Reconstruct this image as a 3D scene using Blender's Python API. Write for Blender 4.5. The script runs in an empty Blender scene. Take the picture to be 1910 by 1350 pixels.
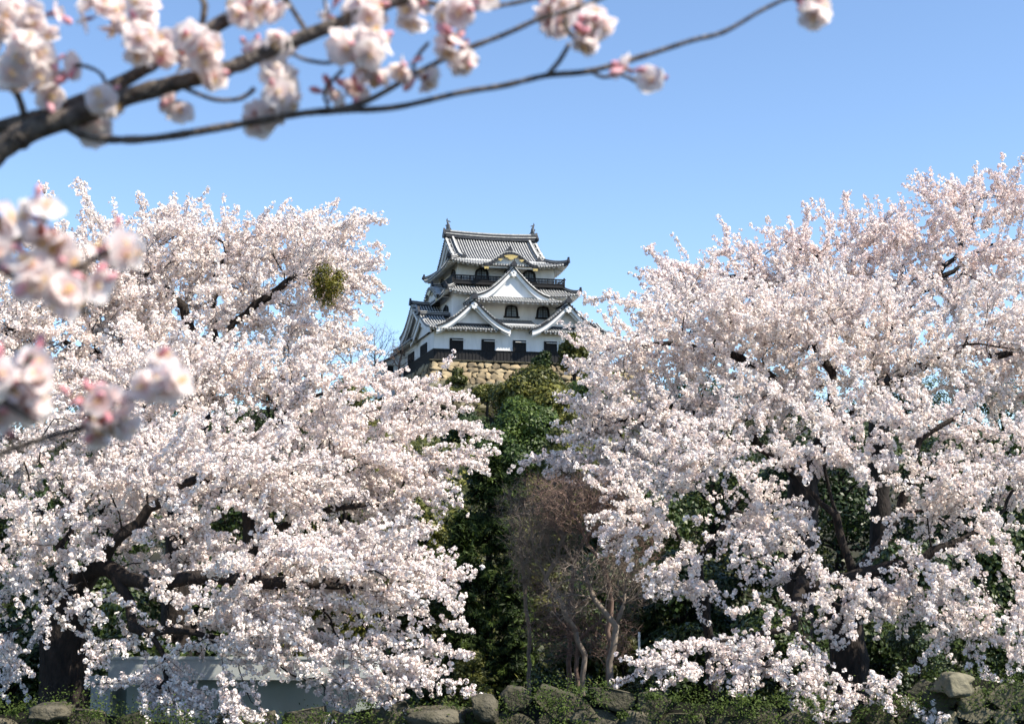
import bpy, bmesh, math, random
import numpy as np
from mathutils import Vector, Matrix, noise

# ------------------------------------------------------------------ camera, sky, sun, exposure
S = bpy.context.scene
COL = S.collection
FPX = 2624.0                       # focal length in photograph pixels (1910 wide)
PITCH = math.atan(325 / FPX)
CZ = 5.0
cam = bpy.data.cameras.new("camera")
cam.sensor_width = 36.0
cam.lens = FPX / 1910 * 36.0
cam.clip_start = 0.05
cam.clip_end = 6000
cam.dof.use_dof = True
cam.dof.focus_distance = 55.0
cam.dof.aperture_fstop = 7.0
cam_o = bpy.data.objects.new("camera", cam)
COL.objects.link(cam_o)
cam_o.location = (0, 0, CZ)
cam_o.rotation_euler = (math.pi / 2 + PITCH, 0, 0)
S.camera = cam_o

SUN_EL = math.radians(50)
SUN_AZ = math.radians(68)          # measured from -Y (behind the camera) towards +X (right)
sd = Vector((math.sin(SUN_AZ) * math.cos(SUN_EL), -math.cos(SUN_AZ) * math.cos(SUN_EL), math.sin(SUN_EL)))
W = bpy.data.worlds.new("World")
S.world = W
W.use_nodes = True
wn = W.node_tree
sky = wn.nodes.new("ShaderNodeTexSky")
sky.sky_type = 'NISHITA'
sky.sun_disc = False
sky.sun_elevation = SUN_EL
sky.sun_rotation = math.atan2(sd.x, sd.y)
sky.altitude = 1000
sky.air_density = 1.0
sky.dust_density = 0.1
sky.ozone_density = 3.2
bg = wn.nodes["Background"]
bg.inputs[1].default_value = 0.12
wn.links.new(sky.outputs[0], bg.inputs[0])
sl = bpy.data.lights.new("sun", 'SUN')
sl.energy = 4.55
sl.angle = math.radians(0.5)
sl.color = (1.0, 0.92, 0.79)
sun_o = bpy.data.objects.new("sun", sl)
COL.objects.link(sun_o)
sun_o.location = (40, -20, 60)
sun_o.rotation_euler = sd.to_track_quat('Z', 'Y').to_euler()
S.view_settings.view_transform = 'Standard'
S.view_settings.look = 'None'
S.view_settings.exposure = 0.95
S.view_settings.gamma = 1.0
S.cycles.max_bounces = 6
S.cycles.diffuse_bounces = 4
S.cycles.transmission_bounces = 4
S.cycles.glossy_bounces = 2
S.cycles.caustics_reflective = False
S.cycles.caustics_refractive = False


def pix(px, py, Y):
    """photograph pixel -> the point at real distance Y in front of the camera"""
    x = (px - 955) / FPX
    y = (675 - py) / FPX
    c, s = math.cos(PITCH), math.sin(PITCH)
    d = np.array([x, c - y * s, s + y * c])
    return np.array([0, 0, CZ]) + d * (Y / d[1])


# ------------------------------------------------------------------ helpers
def link(o, parent=None):
    COL.objects.link(o)
    if parent is not None:
        o.parent = parent
    return o


def tag(o, label=None, cat=None, group=None, kind=None):
    if label: o["label"] = label
    if cat: o["category"] = cat
    if group: o["group"] = group
    if kind: o["kind"] = kind
    return o


def thing(name, label, cat, loc=(0, 0, 0), rz=0.0, group=None):
    o = bpy.data.objects.new(name, None)
    o.empty_display_size = 0.3
    o.location = loc
    o.rotation_euler = (0, 0, rz)
    link(o)
    return tag(o, label, cat, group)


def np_mesh(name, V, F, mat, parent=None, tint=None, smooth=False):
    """V (n,3), F (m,k) uniform polygons"""
    V = np.asarray(V, dtype=np.float32)
    F = np.asarray(F, dtype=np.int32)
    me = bpy.data.meshes.new(name)
    m, k = F.shape
    me.vertices.add(len(V))
    me.vertices.foreach_set("co", V.ravel())
    me.loops.add(m * k)
    me.loops.foreach_set("vertex_index", F.ravel())
    me.polygons.add(m)
    me.polygons.foreach_set("loop_start", np.arange(m, dtype=np.int32) * k)
    if smooth:
        me.polygons.foreach_set("use_smooth", np.ones(m, dtype=bool))
    me.update(calc_edges=True)
    if tint is not None:
        at = me.attributes.new("tint", 'FLOAT', 'POINT')
        at.data.foreach_set("value", np.asarray(tint, dtype=np.float32))
    for mm in (mat if isinstance(mat, (list, tuple)) else [mat]):
        me.materials.append(mm)
    return link(bpy.data.objects.new(name, me), parent)


class MB:
    """collects polygons with material slots, builds ONE mesh object"""
    def __init__(s):
        s.v, s.f, s.m, s.t = [], [], [], []

    def add(s, vs, fs, m=0, t=0.5):
        b = len(s.v)
        s.v.extend([tuple(map(float, p)) for p in vs])
        s.t.extend([t] * len(vs))
        for f in fs:
            s.f.append([i + b for i in f])
            s.m.append(m)

    def box(s, lo, hi, m=0, t=0.5):
        x0, y0, z0 = lo
        x1, y1, z1 = hi
        s.add([(x0, y0, z0), (x1, y0, z0), (x1, y1, z0), (x0, y1, z0), (x0, y0, z1), (x1, y0, z1), (x1, y1, z1), (x0, y1, z1)],
              [(0, 3, 2, 1), (4, 5, 6, 7), (0, 1, 5, 4), (1, 2, 6, 5), (2, 3, 7, 6), (3, 0, 4, 7)], m, t)

    def sweep(s, pts, w, h0, h1, side, m=0, cap=True):
        """rectangular section: +-w along side, from h0 to h1 in z"""
        side = np.array(side, float)
        up = np.array([0, 0, 1.0])
        vs, fs = [], []
        for p in pts:
            p = np.array(p, float)
            vs += [p - side * w + up * h0, p + side * w + up * h0, p + side * w + up * h1, p - side * w + up * h1]
        n = len(pts)
        for i in range(n - 1):
            a = i * 4
            for j in range(4):
                fs.append((a + j, a + (j + 1) % 4, a + 4 + (j + 1) % 4, a + 4 + j))
        if cap:
            fs.append((3, 2, 1, 0))
            fs.append(tuple((n - 1) * 4 + j for j in range(4)))
        s.add(vs, fs, m)

    def tube(s, pts, rads, k=8, m=0, t=0.5, cap=True):
        P = np.array(pts, float)
        n = len(P)
        vs, fs = [], []
        prev = None
        for i in range(n):
            d = P[min(i + 1, n - 1)] - P[max(i - 1, 0)]
            d = d / (np.linalg.norm(d) + 1e-9)
            if prev is None:
                a = np.array([0, 0, 1.0]) if abs(d[2]) < 0.9 else np.array([1.0, 0, 0])
                u = np.cross(d, a)
            else:
                u = prev - d * np.dot(prev, d)
            u /= np.linalg.norm(u) + 1e-9
            prev = u
            w = np.cross(d, u)
            for j in range(k):
                an = 2 * math.pi * j / k
                vs.append(P[i] + (u * math.cos(an) + w * math.sin(an)) * rads[i])
        for i in range(n - 1):
            for j in range(k):
                a, b = i * k + j, i * k + (j + 1) % k
                fs.append((a, b, b + k, a + k))
        if cap:
            fs.append(tuple(range(k))[::-1])
            fs.append(tuple((n - 1) * k + j for j in range(k)))
        s.add(vs, fs, m, t)

    def build(s, name, mats, parent=None, smooth=False):
        me = bpy.data.meshes.new(name)
        me.from_pydata(s.v, [], s.f)
        mats = mats if isinstance(mats, (list, tuple)) else [mats]
        for mm in mats:
            me.materials.append(mm)
        me.polygons.foreach_set("material_index", np.array(s.m, dtype=np.int32))
        if smooth:
            me.polygons.foreach_set("use_smooth", np.ones(len(s.f), dtype=bool))
        at = me.attributes.new("tint", 'FLOAT', 'POINT')
        at.data.foreach_set("value", np.array(s.t, dtype=np.float32))
        me.update()
        return link(bpy.data.objects.new(name, me), parent)


def material(name, c0, c1, rough=0.8, scale=5.0, tint=0.0, transl=0.0, bump=0.0, detail=6.0, stretch=(1, 1, 1), spec=0.3, c2=None, bscale=None):
    """principled; colour runs c0..c1 by object-space noise and (share `tint`) by the point attribute of the same name"""
    m = bpy.data.materials.new(name)
    m.use_nodes = True
    nt = m.node_tree
    N, L = nt.nodes, nt.links
    p = N["Principled BSDF"]
    p.inputs["Roughness"].default_value = rough
    p.inputs["Specular IOR Level"].default_value = spec
    tc = N.new("ShaderNodeTexCoord")
    mp = N.new("ShaderNodeMapping")
    mp.inputs["Scale"].default_value = stretch
    L.new(tc.outputs["Object"], mp.inputs[0])
    nz = N.new("ShaderNodeTexNoise")
    nz.inputs["Scale"].default_value = scale
    nz.inputs["Detail"].default_value = detail
    nz.inputs["Roughness"].default_value = 0.6
    L.new(mp.outputs[0], nz.inputs["Vector"])
    st = N.new("ShaderNodeMapRange")
    st.inputs[1].default_value, st.inputs[2].default_value = 0.3, 0.7
    L.new(nz.outputs["Fac"], st.inputs[0])
    fac = st.outputs[0]
    if tint > 0:
        at = N.new("ShaderNodeAttribute")
        at.attribute_name = "tint"
        mx = N.new("ShaderNodeMix")
        mx.inputs[0].default_value = tint
        L.new(fac, mx.inputs[2])
        L.new(at.outputs["Fac"], mx.inputs[3])
        fac = mx.outputs[0]
    cr = N.new("ShaderNodeValToRGB")
    cr.color_ramp.elements[0].color = (*c0, 1)
    cr.color_ramp.elements[1].color = (*c1, 1)
    if c2 is not None:
        e = cr.color_ramp.elements.new(0.5)
        e.color = (*c2, 1)
    L.new(fac, cr.inputs[0])
    L.new(cr.outputs[0], p.inputs["Base Color"])
    if bump > 0:
        b = N.new("ShaderNodeBump")
        b.inputs["Strength"].default_value = min(1.0, bump)
        b.inputs["Distance"].default_value = 0.05
        n2 = N.new("ShaderNodeTexNoise")
        n2.inputs["Scale"].default_value = bscale or scale * 2
        n2.inputs["Detail"].default_value = 8
        L.new(mp.outputs[0], n2.inputs["Vector"])
        L.new(n2.outputs["Fac"], b.inputs["Height"])
        L.new(b.outputs[0], p.inputs["Normal"])
    if transl > 0:
        t = N.new("ShaderNodeBsdfTranslucent")
        L.new(cr.outputs[0], t.inputs["Color"])
        mx = N.new("ShaderNodeMixShader")
        mx.inputs[0].default_value = transl
        L.new(p.outputs[0], mx.inputs[1])
        L.new(t.outputs[0], mx.inputs[2])
        L.new(mx.outputs[0], N["Material Output"].inputs["Surface"])
    return m


M = {}
M['ground'] = material('earth', (0.012, 0.011, 0.007), (0.035, 0.034, 0.014), 0.95, 0.6, bump=0.6, bscale=3)
M['bark'] = material('cherry bark', (0.008, 0.006, 0.005), (0.04, 0.03, 0.025), 0.85, 9, bump=0.9, stretch=(1, 1, 0.35), bscale=22)
M['nearbark'] = material('near cherry bark', (0.04, 0.03, 0.027), (0.27, 0.225, 0.19), 0.8, 60, bump=0.7, bscale=150)
M['blossom'] = material('cherry blossom', (0.905, 0.755, 0.715), (0.96, 0.92, 0.872), 0.75, 2.0, tint=0.8, transl=0.27, spec=0.1, c2=(0.945, 0.875, 0.832))
M['pinkblossom'] = material('pinker cherry blossom', (0.90, 0.72, 0.69), (0.955, 0.905, 0.865), 0.75, 2.0, tint=0.8, transl=0.27, spec=0.1, c2=(0.94, 0.85, 0.815))
M['petal'] = material('near petal', (0.95, 0.70, 0.69), (0.98, 0.95, 0.93), 0.6, 30, tint=0.85, transl=0.62, spec=0.05, c2=(0.975, 0.885, 0.87))
M['bud'] = material('bud', (0.66, 0.20, 0.25), (0.90, 0.55, 0.58), 0.5, 60, tint=0.5, transl=0.2)
M['calyx'] = material('calyx', (0.22, 0.06, 0.05), (0.35, 0.12, 0.08), 0.6, 80)
M['stamen'] = material('stamen', (0.80, 0.52, 0.22), (0.88, 0.68, 0.36), 0.6, 80)
M['stalk'] = material('stalk', (0.20, 0.16, 0.05), (0.30, 0.22, 0.07), 0.6, 80)
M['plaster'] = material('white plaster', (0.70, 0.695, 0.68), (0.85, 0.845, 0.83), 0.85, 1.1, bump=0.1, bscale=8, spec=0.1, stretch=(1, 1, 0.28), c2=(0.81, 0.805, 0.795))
M['tile'] = material('dark roof tile', (0.018, 0.019, 0.023), (0.05, 0.052, 0.06), 0.55, 3.0, bump=0.2)
M['tileroll'] = material('weathered tile roll', (0.30, 0.30, 0.30), (0.62, 0.61, 0.57), 0.6, 2.5, detail=8)
M['blackwood'] = material('black stained wood', (0.006, 0.006, 0.007), (0.02, 0.019, 0.02), 0.7, 6, stretch=(6, 6, 0.6))
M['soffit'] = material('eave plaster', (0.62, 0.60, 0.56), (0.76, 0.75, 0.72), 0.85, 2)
M['gold'] = material('gilded ornament', (0.36, 0.27, 0.09), (0.58, 0.45, 0.17), 0.45, 6, spec=0.6)
M['glass'] = material('window paper and glass', (0.06, 0.075, 0.085), (0.22, 0.26, 0.28), 0.25, 1.2, spec=0.6)
M['bronze'] = material('weathered ornament tile', (0.045, 0.05, 0.06), (0.13, 0.14, 0.15), 0.5, 4)
M['stone'] = material('warm rampart stone', (0.07, 0.058, 0.042), (0.46, 0.365, 0.225), 0.9, 1.2, tint=0.6, bump=0.5, c2=(0.31, 0.24, 0.145))
M['greystone'] = material('mossy stone', (0.02, 0.024, 0.01), (0.17, 0.15, 0.11), 0.9, 2.2, tint=0.4, bump=1.0, c2=(0.075, 0.068, 0.045), bscale=16)
M['palestone'] = material('pale stone', (0.05, 0.05, 0.03), (0.25, 0.225, 0.155), 0.9, 2.5, tint=0.4, bump=0.8, bscale=9)
M['gap'] = material('dark joint earth', (0.012, 0.011, 0.009), (0.03, 0.03, 0.02), 0.95, 3)
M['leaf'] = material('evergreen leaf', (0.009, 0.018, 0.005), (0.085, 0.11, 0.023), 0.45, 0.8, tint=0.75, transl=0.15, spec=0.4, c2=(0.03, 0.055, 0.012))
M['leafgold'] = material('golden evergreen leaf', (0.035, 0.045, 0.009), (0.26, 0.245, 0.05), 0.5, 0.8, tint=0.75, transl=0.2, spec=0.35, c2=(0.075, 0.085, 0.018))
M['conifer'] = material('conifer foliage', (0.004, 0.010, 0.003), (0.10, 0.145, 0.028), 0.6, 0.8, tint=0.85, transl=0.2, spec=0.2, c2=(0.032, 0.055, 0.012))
M['leaflit'] = material('sunlit evergreen leaf', (0.014, 0.03, 0.007), (0.15, 0.21, 0.04), 0.5, 0.8, tint=0.8, transl=0.2, spec=0.35, c2=(0.05, 0.085, 0.018))  # brighter copy of the leaf green: sunlight put into the colour
M['weed'] = material('fresh weed', (0.015, 0.03, 0.005), (0.11, 0.16, 0.028), 0.6, 3, tint=0.7, transl=0.3, spec=0.2)
M['mistle'] = material('mistletoe leaf', (0.06, 0.06, 0.008), (0.25, 0.23, 0.03), 0.5, 3, tint=0.8, transl=0.2, c2=(0.13, 0.125, 0.016))
M['bare'] = material('bare bark', (0.13, 0.105, 0.085), (0.30, 0.25, 0.205), 0.85, 6)
M['barebrown'] = material('brown bare twig', (0.11, 0.075, 0.06), (0.24, 0.165, 0.135), 0.85, 6)
M['white'] = material('weathered white painted metal', (0.50, 0.54, 0.53), (0.66, 0.69, 0.67), 0.5, 0.8)
M['wallpaint'] = material('pale green painted wall', (0.36, 0.41, 0.35), (0.50, 0.55, 0.48), 0.7, 0.8)
M['water'] = material('moat water', (0.02, 0.035, 0.03), (0.03, 0.045, 0.035), 0.08, 0.5, bump=0.1, spec=0.5)


# ------------------------------------------------------------------ ground
CO = np.array([-9.61, 172.0, 26.73])     # near corner of the keep, foot of its plaster wall
CA = math.radians(14.5)
KY = 1.38                          # depth factor of the keep
ex = np.array([math.cos(CA), math.sin(CA), 0])
ey = np.array([-math.sin(CA), math.cos(CA), 0]) * KY


def smooth01(t):
    t = min(1.0, max(0.0, t))
    return t * t * (3 - 2 * t)


def ground_z(x, y):
    if y < 24.6:
        if y < 9: return 3.4
        return 3.4 - 4.4 * smooth01((y - 9) / 3.0) if y < 24.2 else -1.0 + 1.3 * (y - 24.2) / 0.4
    z = 0.3
    if y > 40:
        hill = 16.0 * min(1.0, (y - 40) / 120.0) ** 1.1 + 4.9 * smooth01((y - 161) / 4.0)
        lat = math.exp(-((x - 0) / 120.0) ** 2)
        back = 1 - smooth01((y - 215) / 120.0)
        z += hill * lat * back
        z += 0.5 * noise.noise(Vector((x * 0.06, y * 0.06, 0))) * min(1, (y - 40) / 20)
    return z


def build_ground():
    xs = np.concatenate([np.linspace(-2600, -160, 12), np.linspace(-150, 150, 76), np.linspace(160, 2600, 12)])
    ys = np.concatenate([np.linspace(-300, 6, 8), np.array([8, 9, 9.5, 10, 10.5, 11, 11.5, 12, 16, 20, 24.2, 24.6]), np.linspace(26, 320, 110), np.linspace(340, 4500, 14)])
    V = [(x, y, ground_z(x, y)) for y in ys for x in xs]
    nx = len(xs)
    F = [(j * nx + i, j * nx + i + 1, (j + 1) * nx + i + 1, (j + 1) * nx + i) for j in range(len(ys) - 1) for i in range(nx - 1)]
    o = np_mesh('ground', V, F, M['ground'], smooth=True)
    tag(o, kind='structure')


build_ground()

# ------------------------------------------------------------------ the keep
TILE, ROLL, PLAST, SOFF = 0, 1, 2, 3
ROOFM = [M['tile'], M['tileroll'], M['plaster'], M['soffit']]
Z = np.array([0, 0, 1.0])


class Panel:
    """a roof slope: eave starts at O, runs L along e; climbs R along n and H in z, hollow by sag; bl/br cut the ends"""
    def __init__(s, O, e, n, L, R, H, bl=None, br=None, sag=0.2, lift=(0, 0), cl=3.5):
        s.O, s.e, s.n = np.array(O, float), np.array(e, float), np.array(n, float)
        s.L, s.R, s.H, s.sag, s.lift, s.cl = L, R, H, sag, lift, cl
        s.bl = bl or (lambda t: 0.0)
        s.br = br or (lambda t: L)

    def P(s, x, t):
        z = s.H * t - s.sag * math.sin(math.pi * min(1, t) ** 0.85)
        z += (1 - t) ** 2 * (s.lift[0] * max(0, 1 - x / s.cl) ** 2 + s.lift[1] * max(0, 1 - (s.L - x) / s.cl) ** 2)
        return s.O + s.e * x + s.n * (s.R * t) + Z * z

    def build(s, mb, rib=0.36, thick=0.22, nt=9, nx=22, rafters=True, soffit=True, tmax=1.0, under=SOFF):
        rows = [tmax * i / nt for i in range(nt + 1)]
        top, bot = [], []
        for t in rows:
            a, b = s.bl(t), s.br(t)
            for j in range(nx + 1):
                p = s.P(a + (b - a) * j / nx, t)
                top.append(p)
                bot.append(p - Z * thick)
        q = lambda i, j: i * (nx + 1) + j
        fs = [(q(i, j), q(i, j + 1), q(i + 1, j + 1), q(i + 1, j)) for i in range(nt) for j in range(nx)]
        mb.add(top, fs, TILE)
        if soffit:
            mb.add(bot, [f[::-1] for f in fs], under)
            # eave edge: dark tile nose above, pale board below
            ev, ef = [], []
            for j in range(nx + 1):
                p = top[j]
                ev += [p, p - Z * thick * 0.5, p - Z * thick]
            for j in range(nx):
                a = j * 3
                ef.append((a, a + 1, a + 4, a + 3))
            mb.add(ev, ef, TILE)
            mb.add(ev, [(j * 3 + 1, j * 3 + 2, j * 3 + 5, j * 3 + 4) for j in range(nx)], TILE)
            for jj in (0, nx):
                sv, sf = [], []
                for i in range(nt + 1):
                    sv += [top[q(i, jj)], bot[q(i, jj)]]
                for i in range(nt):
                    sf.append((2 * i, 2 * i + 1, 2 * i + 3, 2 * i + 2))
                mb.add(sv, sf, TILE)
        # tile rolls
        nr = max(1, int(s.L / rib))
        off = (s.L - nr * rib) / 2
        for k in range(nr + 1):
            x = off + k * rib
            ts = [t for t in np.linspace(0, tmax, 25) if s.bl(t) - 1e-6 <= x <= s.br(t) + 1e-6]
            if len(ts) < 3: continue
            ts = np.linspace(ts[0], ts[-1], 7)
            vs, fs2 = [], []
            hw = rib * 0.23
            for t in ts:
                p = s.P(x, t)
                if t == ts[0]: p = p - s.n * 0.07
                vs += [p - s.e * hw - Z * 0.02, p - s.e * hw * 0.6 + Z * 0.10, p + s.e * hw * 0.6 + Z * 0.10, p + s.e * hw - Z * 0.02]
            for i in range(len(ts) - 1):
                a = i * 4
                fs2 += [(a, a + 1, a + 5, a + 4), (a + 1, a + 2, a + 6, a + 5), (a + 2, a + 3, a + 7, a + 6)]
            mb.add(vs, fs2, ROLL)
            # round end tile
            c = s.P(x, ts[0]) - s.n * 0.08 - Z * 0.03
            dv = [c + (s.e * math.cos(a) + Z * math.sin(a)) * 0.125 for a in np.linspace(0, 2 * math.pi, 8, endpoint=False)]
            mb.add(dv, [tuple(range(8))], ROLL)
        if rafters and soffit:
            nr2 = int(s.L / 0.62)
            for k in range(1, nr2):
                x = k * s.L / nr2
                p0 = s.P(x, 0.02) - Z * thick
                p1 = s.P(x, min(0.5, 1.5 / max(0.5, s.R))) - Z * thick
                w = s.e * 0.09
                vs = [p0 - w, p0 + w, p0 + w - Z * 0.13, p0 - w - Z * 0.13, p1 - w, p1 + w, p1 + w - Z * 0.13, p1 - w - Z * 0.13]
                mb.add(vs, [(0, 1, 2, 3), (3, 2, 6, 7), (0, 3, 7, 4), (1, 5, 6, 2)], PLAST)
        return s


def ridge(mb, pts, side, w=0.24, h=0.5, light=True):
    """ridge course: dark courses with pale plaster lines and a roll on top"""
    pts = [np.array(p, float) for p in pts]
    mb.sweep(pts, w, -0.05, h * 0.42, side, TILE)
    mb.sweep(pts, w * 1.12, h * 0.42, h * 0.55, side, ROLL if light else TILE)
    mb.sweep(pts, w * 0.95, h * 0.55, h * 0.85, side, TILE)
    mb.sweep(pts, w * 0.7, h * 0.85, h * 1.08, side, ROLL if light else TILE)


def ogre_tile(mb, c, fwd, s=0.5):
    """end tile: a stepped shield with a horn, standing on the ridge end"""
    c, fwd = np.array(c, float), np.array(fwd, float)
    sd_ = np.cross(fwd, Z)
    prof = [(-0.75, -0.6), (-0.95, -0.1), (-0.6, 0.35), (-0.35, 0.75), (-0.12, 0.95), (0, 1.5), (0.12, 0.95), (0.35, 0.75), (0.6, 0.35), (0.95, -0.1), (0.75, -0.6)]
    n = len(prof)
    f = [c + sd_ * a * s + Z * b * s + fwd * 0.14 for a, b in prof]
    k = [c + sd_ * a * s + Z * b * s - fwd * 0.14 for a, b in prof]
    mb.add(f + k, [tuple(range(n)), tuple(range(2 * n - 1, n - 1, -1))] + [(i, n + i, n + (i + 1) % n, (i + 1) % n) for i in range(n)], TILE)


def gable(keep, c, face, halfw, H, depth, foot_z, sag, ped_in=0.7, barge=0.55, strip=None, ped_z=None, name='gable_roof', lift=0.25):
    """a gable end: ridge from point c (apex foot line at the verge) running back along -face; two hollow slopes, white bargeboards, plaster pediment"""
    face = np.array(face, float)
    across = np.cross(Z, face)            # to the right when looking out... any horizontal perpendicular
    back = -face
    mb = MB()
    bb = MB()
    pd = MB()
    c = np.array([c[0], c[1], foot_z], float)
    slopes = []
    for s in (-1, 1):
        O = c + across * s * halfw
        p = Panel(O, back, -across * s, depth, halfw, H, sag=sag, lift=(lift, 0), cl=1.5)
        p.build(mb, nx=5, nt=12, rafters=False)
        slopes.append(p)
        ts = np.linspace(0, 1, 15)
        vp = [p.P(0, t) for t in ts]
        # verge: tile rolls lying across the edge, over a dark course
        mb.sweep([q + back * 0.28 for q in vp], 0.30, -0.12, 0.10, face, TILE)
        mb.sweep([q + back * 0.52 for q in vp], 0.10, 0.08, 0.26, face, ROLL)
        L = sum(np.linalg.norm(vp[i + 1] - vp[i]) for i in range(14))
        for t in np.linspace(0.02, 0.97, int(L / 0.36)):
            q = p.P(0, t)
            tn = p.P(0, min(1, t + 0.02)) - p.P(0, max(0, t - 0.02))
            tn /= np.linalg.norm(tn)
            nn = np.cross(face, tn)
            if nn[2] < 0: nn = -nn
            qq = q + nn * 0.10
            mb.tube([qq + face * 0.05, qq + back * 0.40], [0.10, 0.10], 6, ROLL if int(t * 1000) % 3 else TILE)
        # bargeboard
        bt = [q - Z * 0.24 + back * 0.10 for q in vp]
        vs, fs = [], []
        for i, q in enumerate(bt):
            w = barge * (1.0 + 0.15 * math.cos(math.pi * ts[i]))
            q2 = q - Z * w
            vs += [q, q2, q2 + back * 0.16, q + back * 0.16]
        for i in range(14):
            a = i * 4
            for j in range(4):
                fs.append((a + j, a + (j + 1) % 4, a + 4 + (j + 1) % 4, a + 4 + j))
        fs.append((0, 1, 2, 3))
        bb.add(vs, fs, 0)
        # inner thinner board, set back
        vs, fs = [], []
        for i, q in enumerate(bt):
            q = q + back * 0.26 - Z * barge * 0.7
            q2 = q - Z * 0.42
            vs += [q, q2, q2 + back * 0.10, q + back * 0.10]
        for i in range(14):
            a = i * 4
            for j in range(4):
                fs.append((a + j, a + (j + 1) % 4, a + 4 + (j + 1) % 4, a + 4 + j))
        bb.add(vs, fs, 0)
    # pediment
    a = [slopes[0].P(0, t) - Z * 0.3 + back * ped_in for t in np.linspace(0, 1, 15)]
    b = [slopes[1].P(0, t) - Z * 0.3 + back * ped_in for t in np.linspace(0, 1, 15)]
    zb = ped_z if ped_z is not None else foot_z
    for i in range(14):
        lo = max(a[i][2], zb)
        hi = max(a[i + 1][2], zb)
        if hi <= zb: continue
        # quad strip between both slopes
        A0, A1, B0, B1 = a[i].copy(), a[i + 1].copy(), b[i].copy(), b[i + 1].copy()
        for q in (A0, B0): q[2] = lo
        pd.add([A0, B0, B1, A1], [(0, 1, 2, 3), (3, 2, 1, 0)][:1], 0)
    # pendant under the apex
    ap = c + Z * (H - 0.24 - barge * 0.9) + back * 0.02
    prof = [(-0.34, 0.25), (-0.46, -0.02), (-0.25, -0.2), (-0.3, -0.42), (-0.08, -0.42), (0, -0.62), (0.08, -0.42), (0.3, -0.42), (0.25, -0.2), (0.46, -0.02), (0.34, 0.25)]
    n = len(prof)
    f = [ap + across * x_ + Z * z_ + face * 0.02 for x_, z_ in prof]
    k = [ap + across * x_ + Z * z_ - face * 0.12 for x_, z_ in prof]
    bb.add(f + k, [tuple(range(n)), tuple(range(2 * n - 1, n - 1, -1))] + [(i, n + i, n + (i + 1) % n, (i + 1) % n) for i in range(n)], 0)
    hx = [ap + (across * math.cos(q) + Z * math.sin(q)) * 0.09 + face * 0.05 + Z * 0.02 for q in np.linspace(0, 2 * math.pi, 6, endpoint=False)]
    bb.add(hx, [tuple(range(6)), tuple(range(5, -1, -1))], 1)
    # ridge
    top = c + Z * (H - 0.02)
    ridge(mb, [top + face * 0.05 + Z * 0.12, top + back * depth * 0.4, top + back * depth], across, 0.22, 0.5)
    ogre_tile(mb, top + face * 0.12 + Z * 0.30, face, 0.44)
    r = mb.build(name, ROOFM, keep)
    bb.build('bargeboard', [M['plaster'], M['blackwood']], r)
    pd.build('pediment', M['plaster'], r)
    return r


def curved_gable(keep, c, face, halfw, h, depth, base_z):
    """undulating karahafu gable: bell-shaped section pushed back along -face"""
    face = np.array(face, float)
    across = np.cross(Z, face)
    back = -face
    c = np.array([c[0], c[1], base_z], float)
    def zf(u):
        v = abs(u)
        return h * (0.5 + 0.5 * math.cos(math.pi * min(1, v) ** 1.1)) + 0.10 * max(0, v - 0.85) / 0.15
    us = np.linspace(-1, 1, 41)
    mb = MB()
    prof = [c + across * halfw * u + Z * zf(u) for u in us]
    n = len(us)
    for dz, m in ((0, TILE), (-0.28, SOFF)):
        vs = [p + Z * dz for p in prof] + [p + back * depth * 0.5 + Z * (dz + .05) for p in prof] + [p + back * depth + Z * (dz + 0.1) for p in prof]
        fs = [(r * n + i, r * n + i + 1, (r + 1) * n + i + 1, (r + 1) * n + i) for r in range(2) for i in range(n - 1)]
        mb.add(vs, fs, m)
    mb.add(prof + [p - Z * 0.28 for p in prof], [(i, i + 1, n + i + 1, n + i) for i in range(n - 1)], TILE)
    # rolls over the hump and beaded front edge
    for u in np.linspace(-0.985, 0.985, int(2 * halfw / 0.34)):
        p = c + across * halfw * u + Z * (zf(u) + 0.05)
        mb.tube([p + face * 0.08, p + back * depth * 0.5 + Z * .05, p + back * depth + Z * 0.1], [0.09] * 3, 6, ROLL)
    mb.sweep([p + back * 0.62 for p in prof], 0.34, 0.10, 0.2, face, ROLL)
    mb.sweep([p + back * 0.12 - Z * 0.28 for p in prof], 0.10, -0.10, 0.0, face, TILE)
    top = c + Z * (h + 0.1)
    ridge(mb, [top + back * 0.5, top + back * depth * 1.25], across, 0.28, 0.5)
    ogre_tile(mb, top + back * 0.42 + Z * 0.3, face, 0.42)
    r = mb.build('curved_gable', ROOFM, keep)
    ty = MB()
    low = c + back * 0.42 - Z * 0.4
    vs = [p + back * 0.42 - Z * 0.27 for p in prof] + [low + across * halfw, low - across * halfw]
    ty.add(vs, [tuple(range(n + 2))], 0)
    ty.build('tympanum', M['plaster'], r)
    # gilded fittings below the edge
    g = MB()
    def plate(u, zc, w, hh, pts):
        o = c + across * halfw * u + Z * (zf(u) + zc) + face * 0.02
        k = len(pts)
        f = [o + across * x * w + Z * y * hh for x, y in pts]
        b_ = [q - face * 0.08 for q in f]
        g.add(f + b_, [tuple(range(k)), tuple(range(2 * k - 1, k - 1, -1))] + [(i, k + i, k + (i + 1) % k, (i + 1) % k) for i in range(k)], 0)
    pend = [(-1, 0.2), (-0.7, -0.25), (-0.45, -0.3), (-0.3, -0.7), (-0.1, -0.65), (0, -1), (0.1, -0.65), (0.3, -0.7), (0.45, -0.3), (0.7, -0.25), (1, 0.2), (0.5, 0.42), (0, 0.5), (-0.5, 0.42)]
    plate(0, -0.60, 0.95, 0.50, pend)
    for sgn in (-1, 1):
        plate(0.40 * sgn, -0.55, 0.34, 0.24, pend)
        plate(0.92 * sgn, -0.58, 0.32, 0.28, [(-1, 0.4), (-0.8, -0.8), (0, -0.5), (0.8, -0.8), (1, 0.4)])
    g.build('gilded_ornament', M['gold'], r)
    return r


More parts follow.
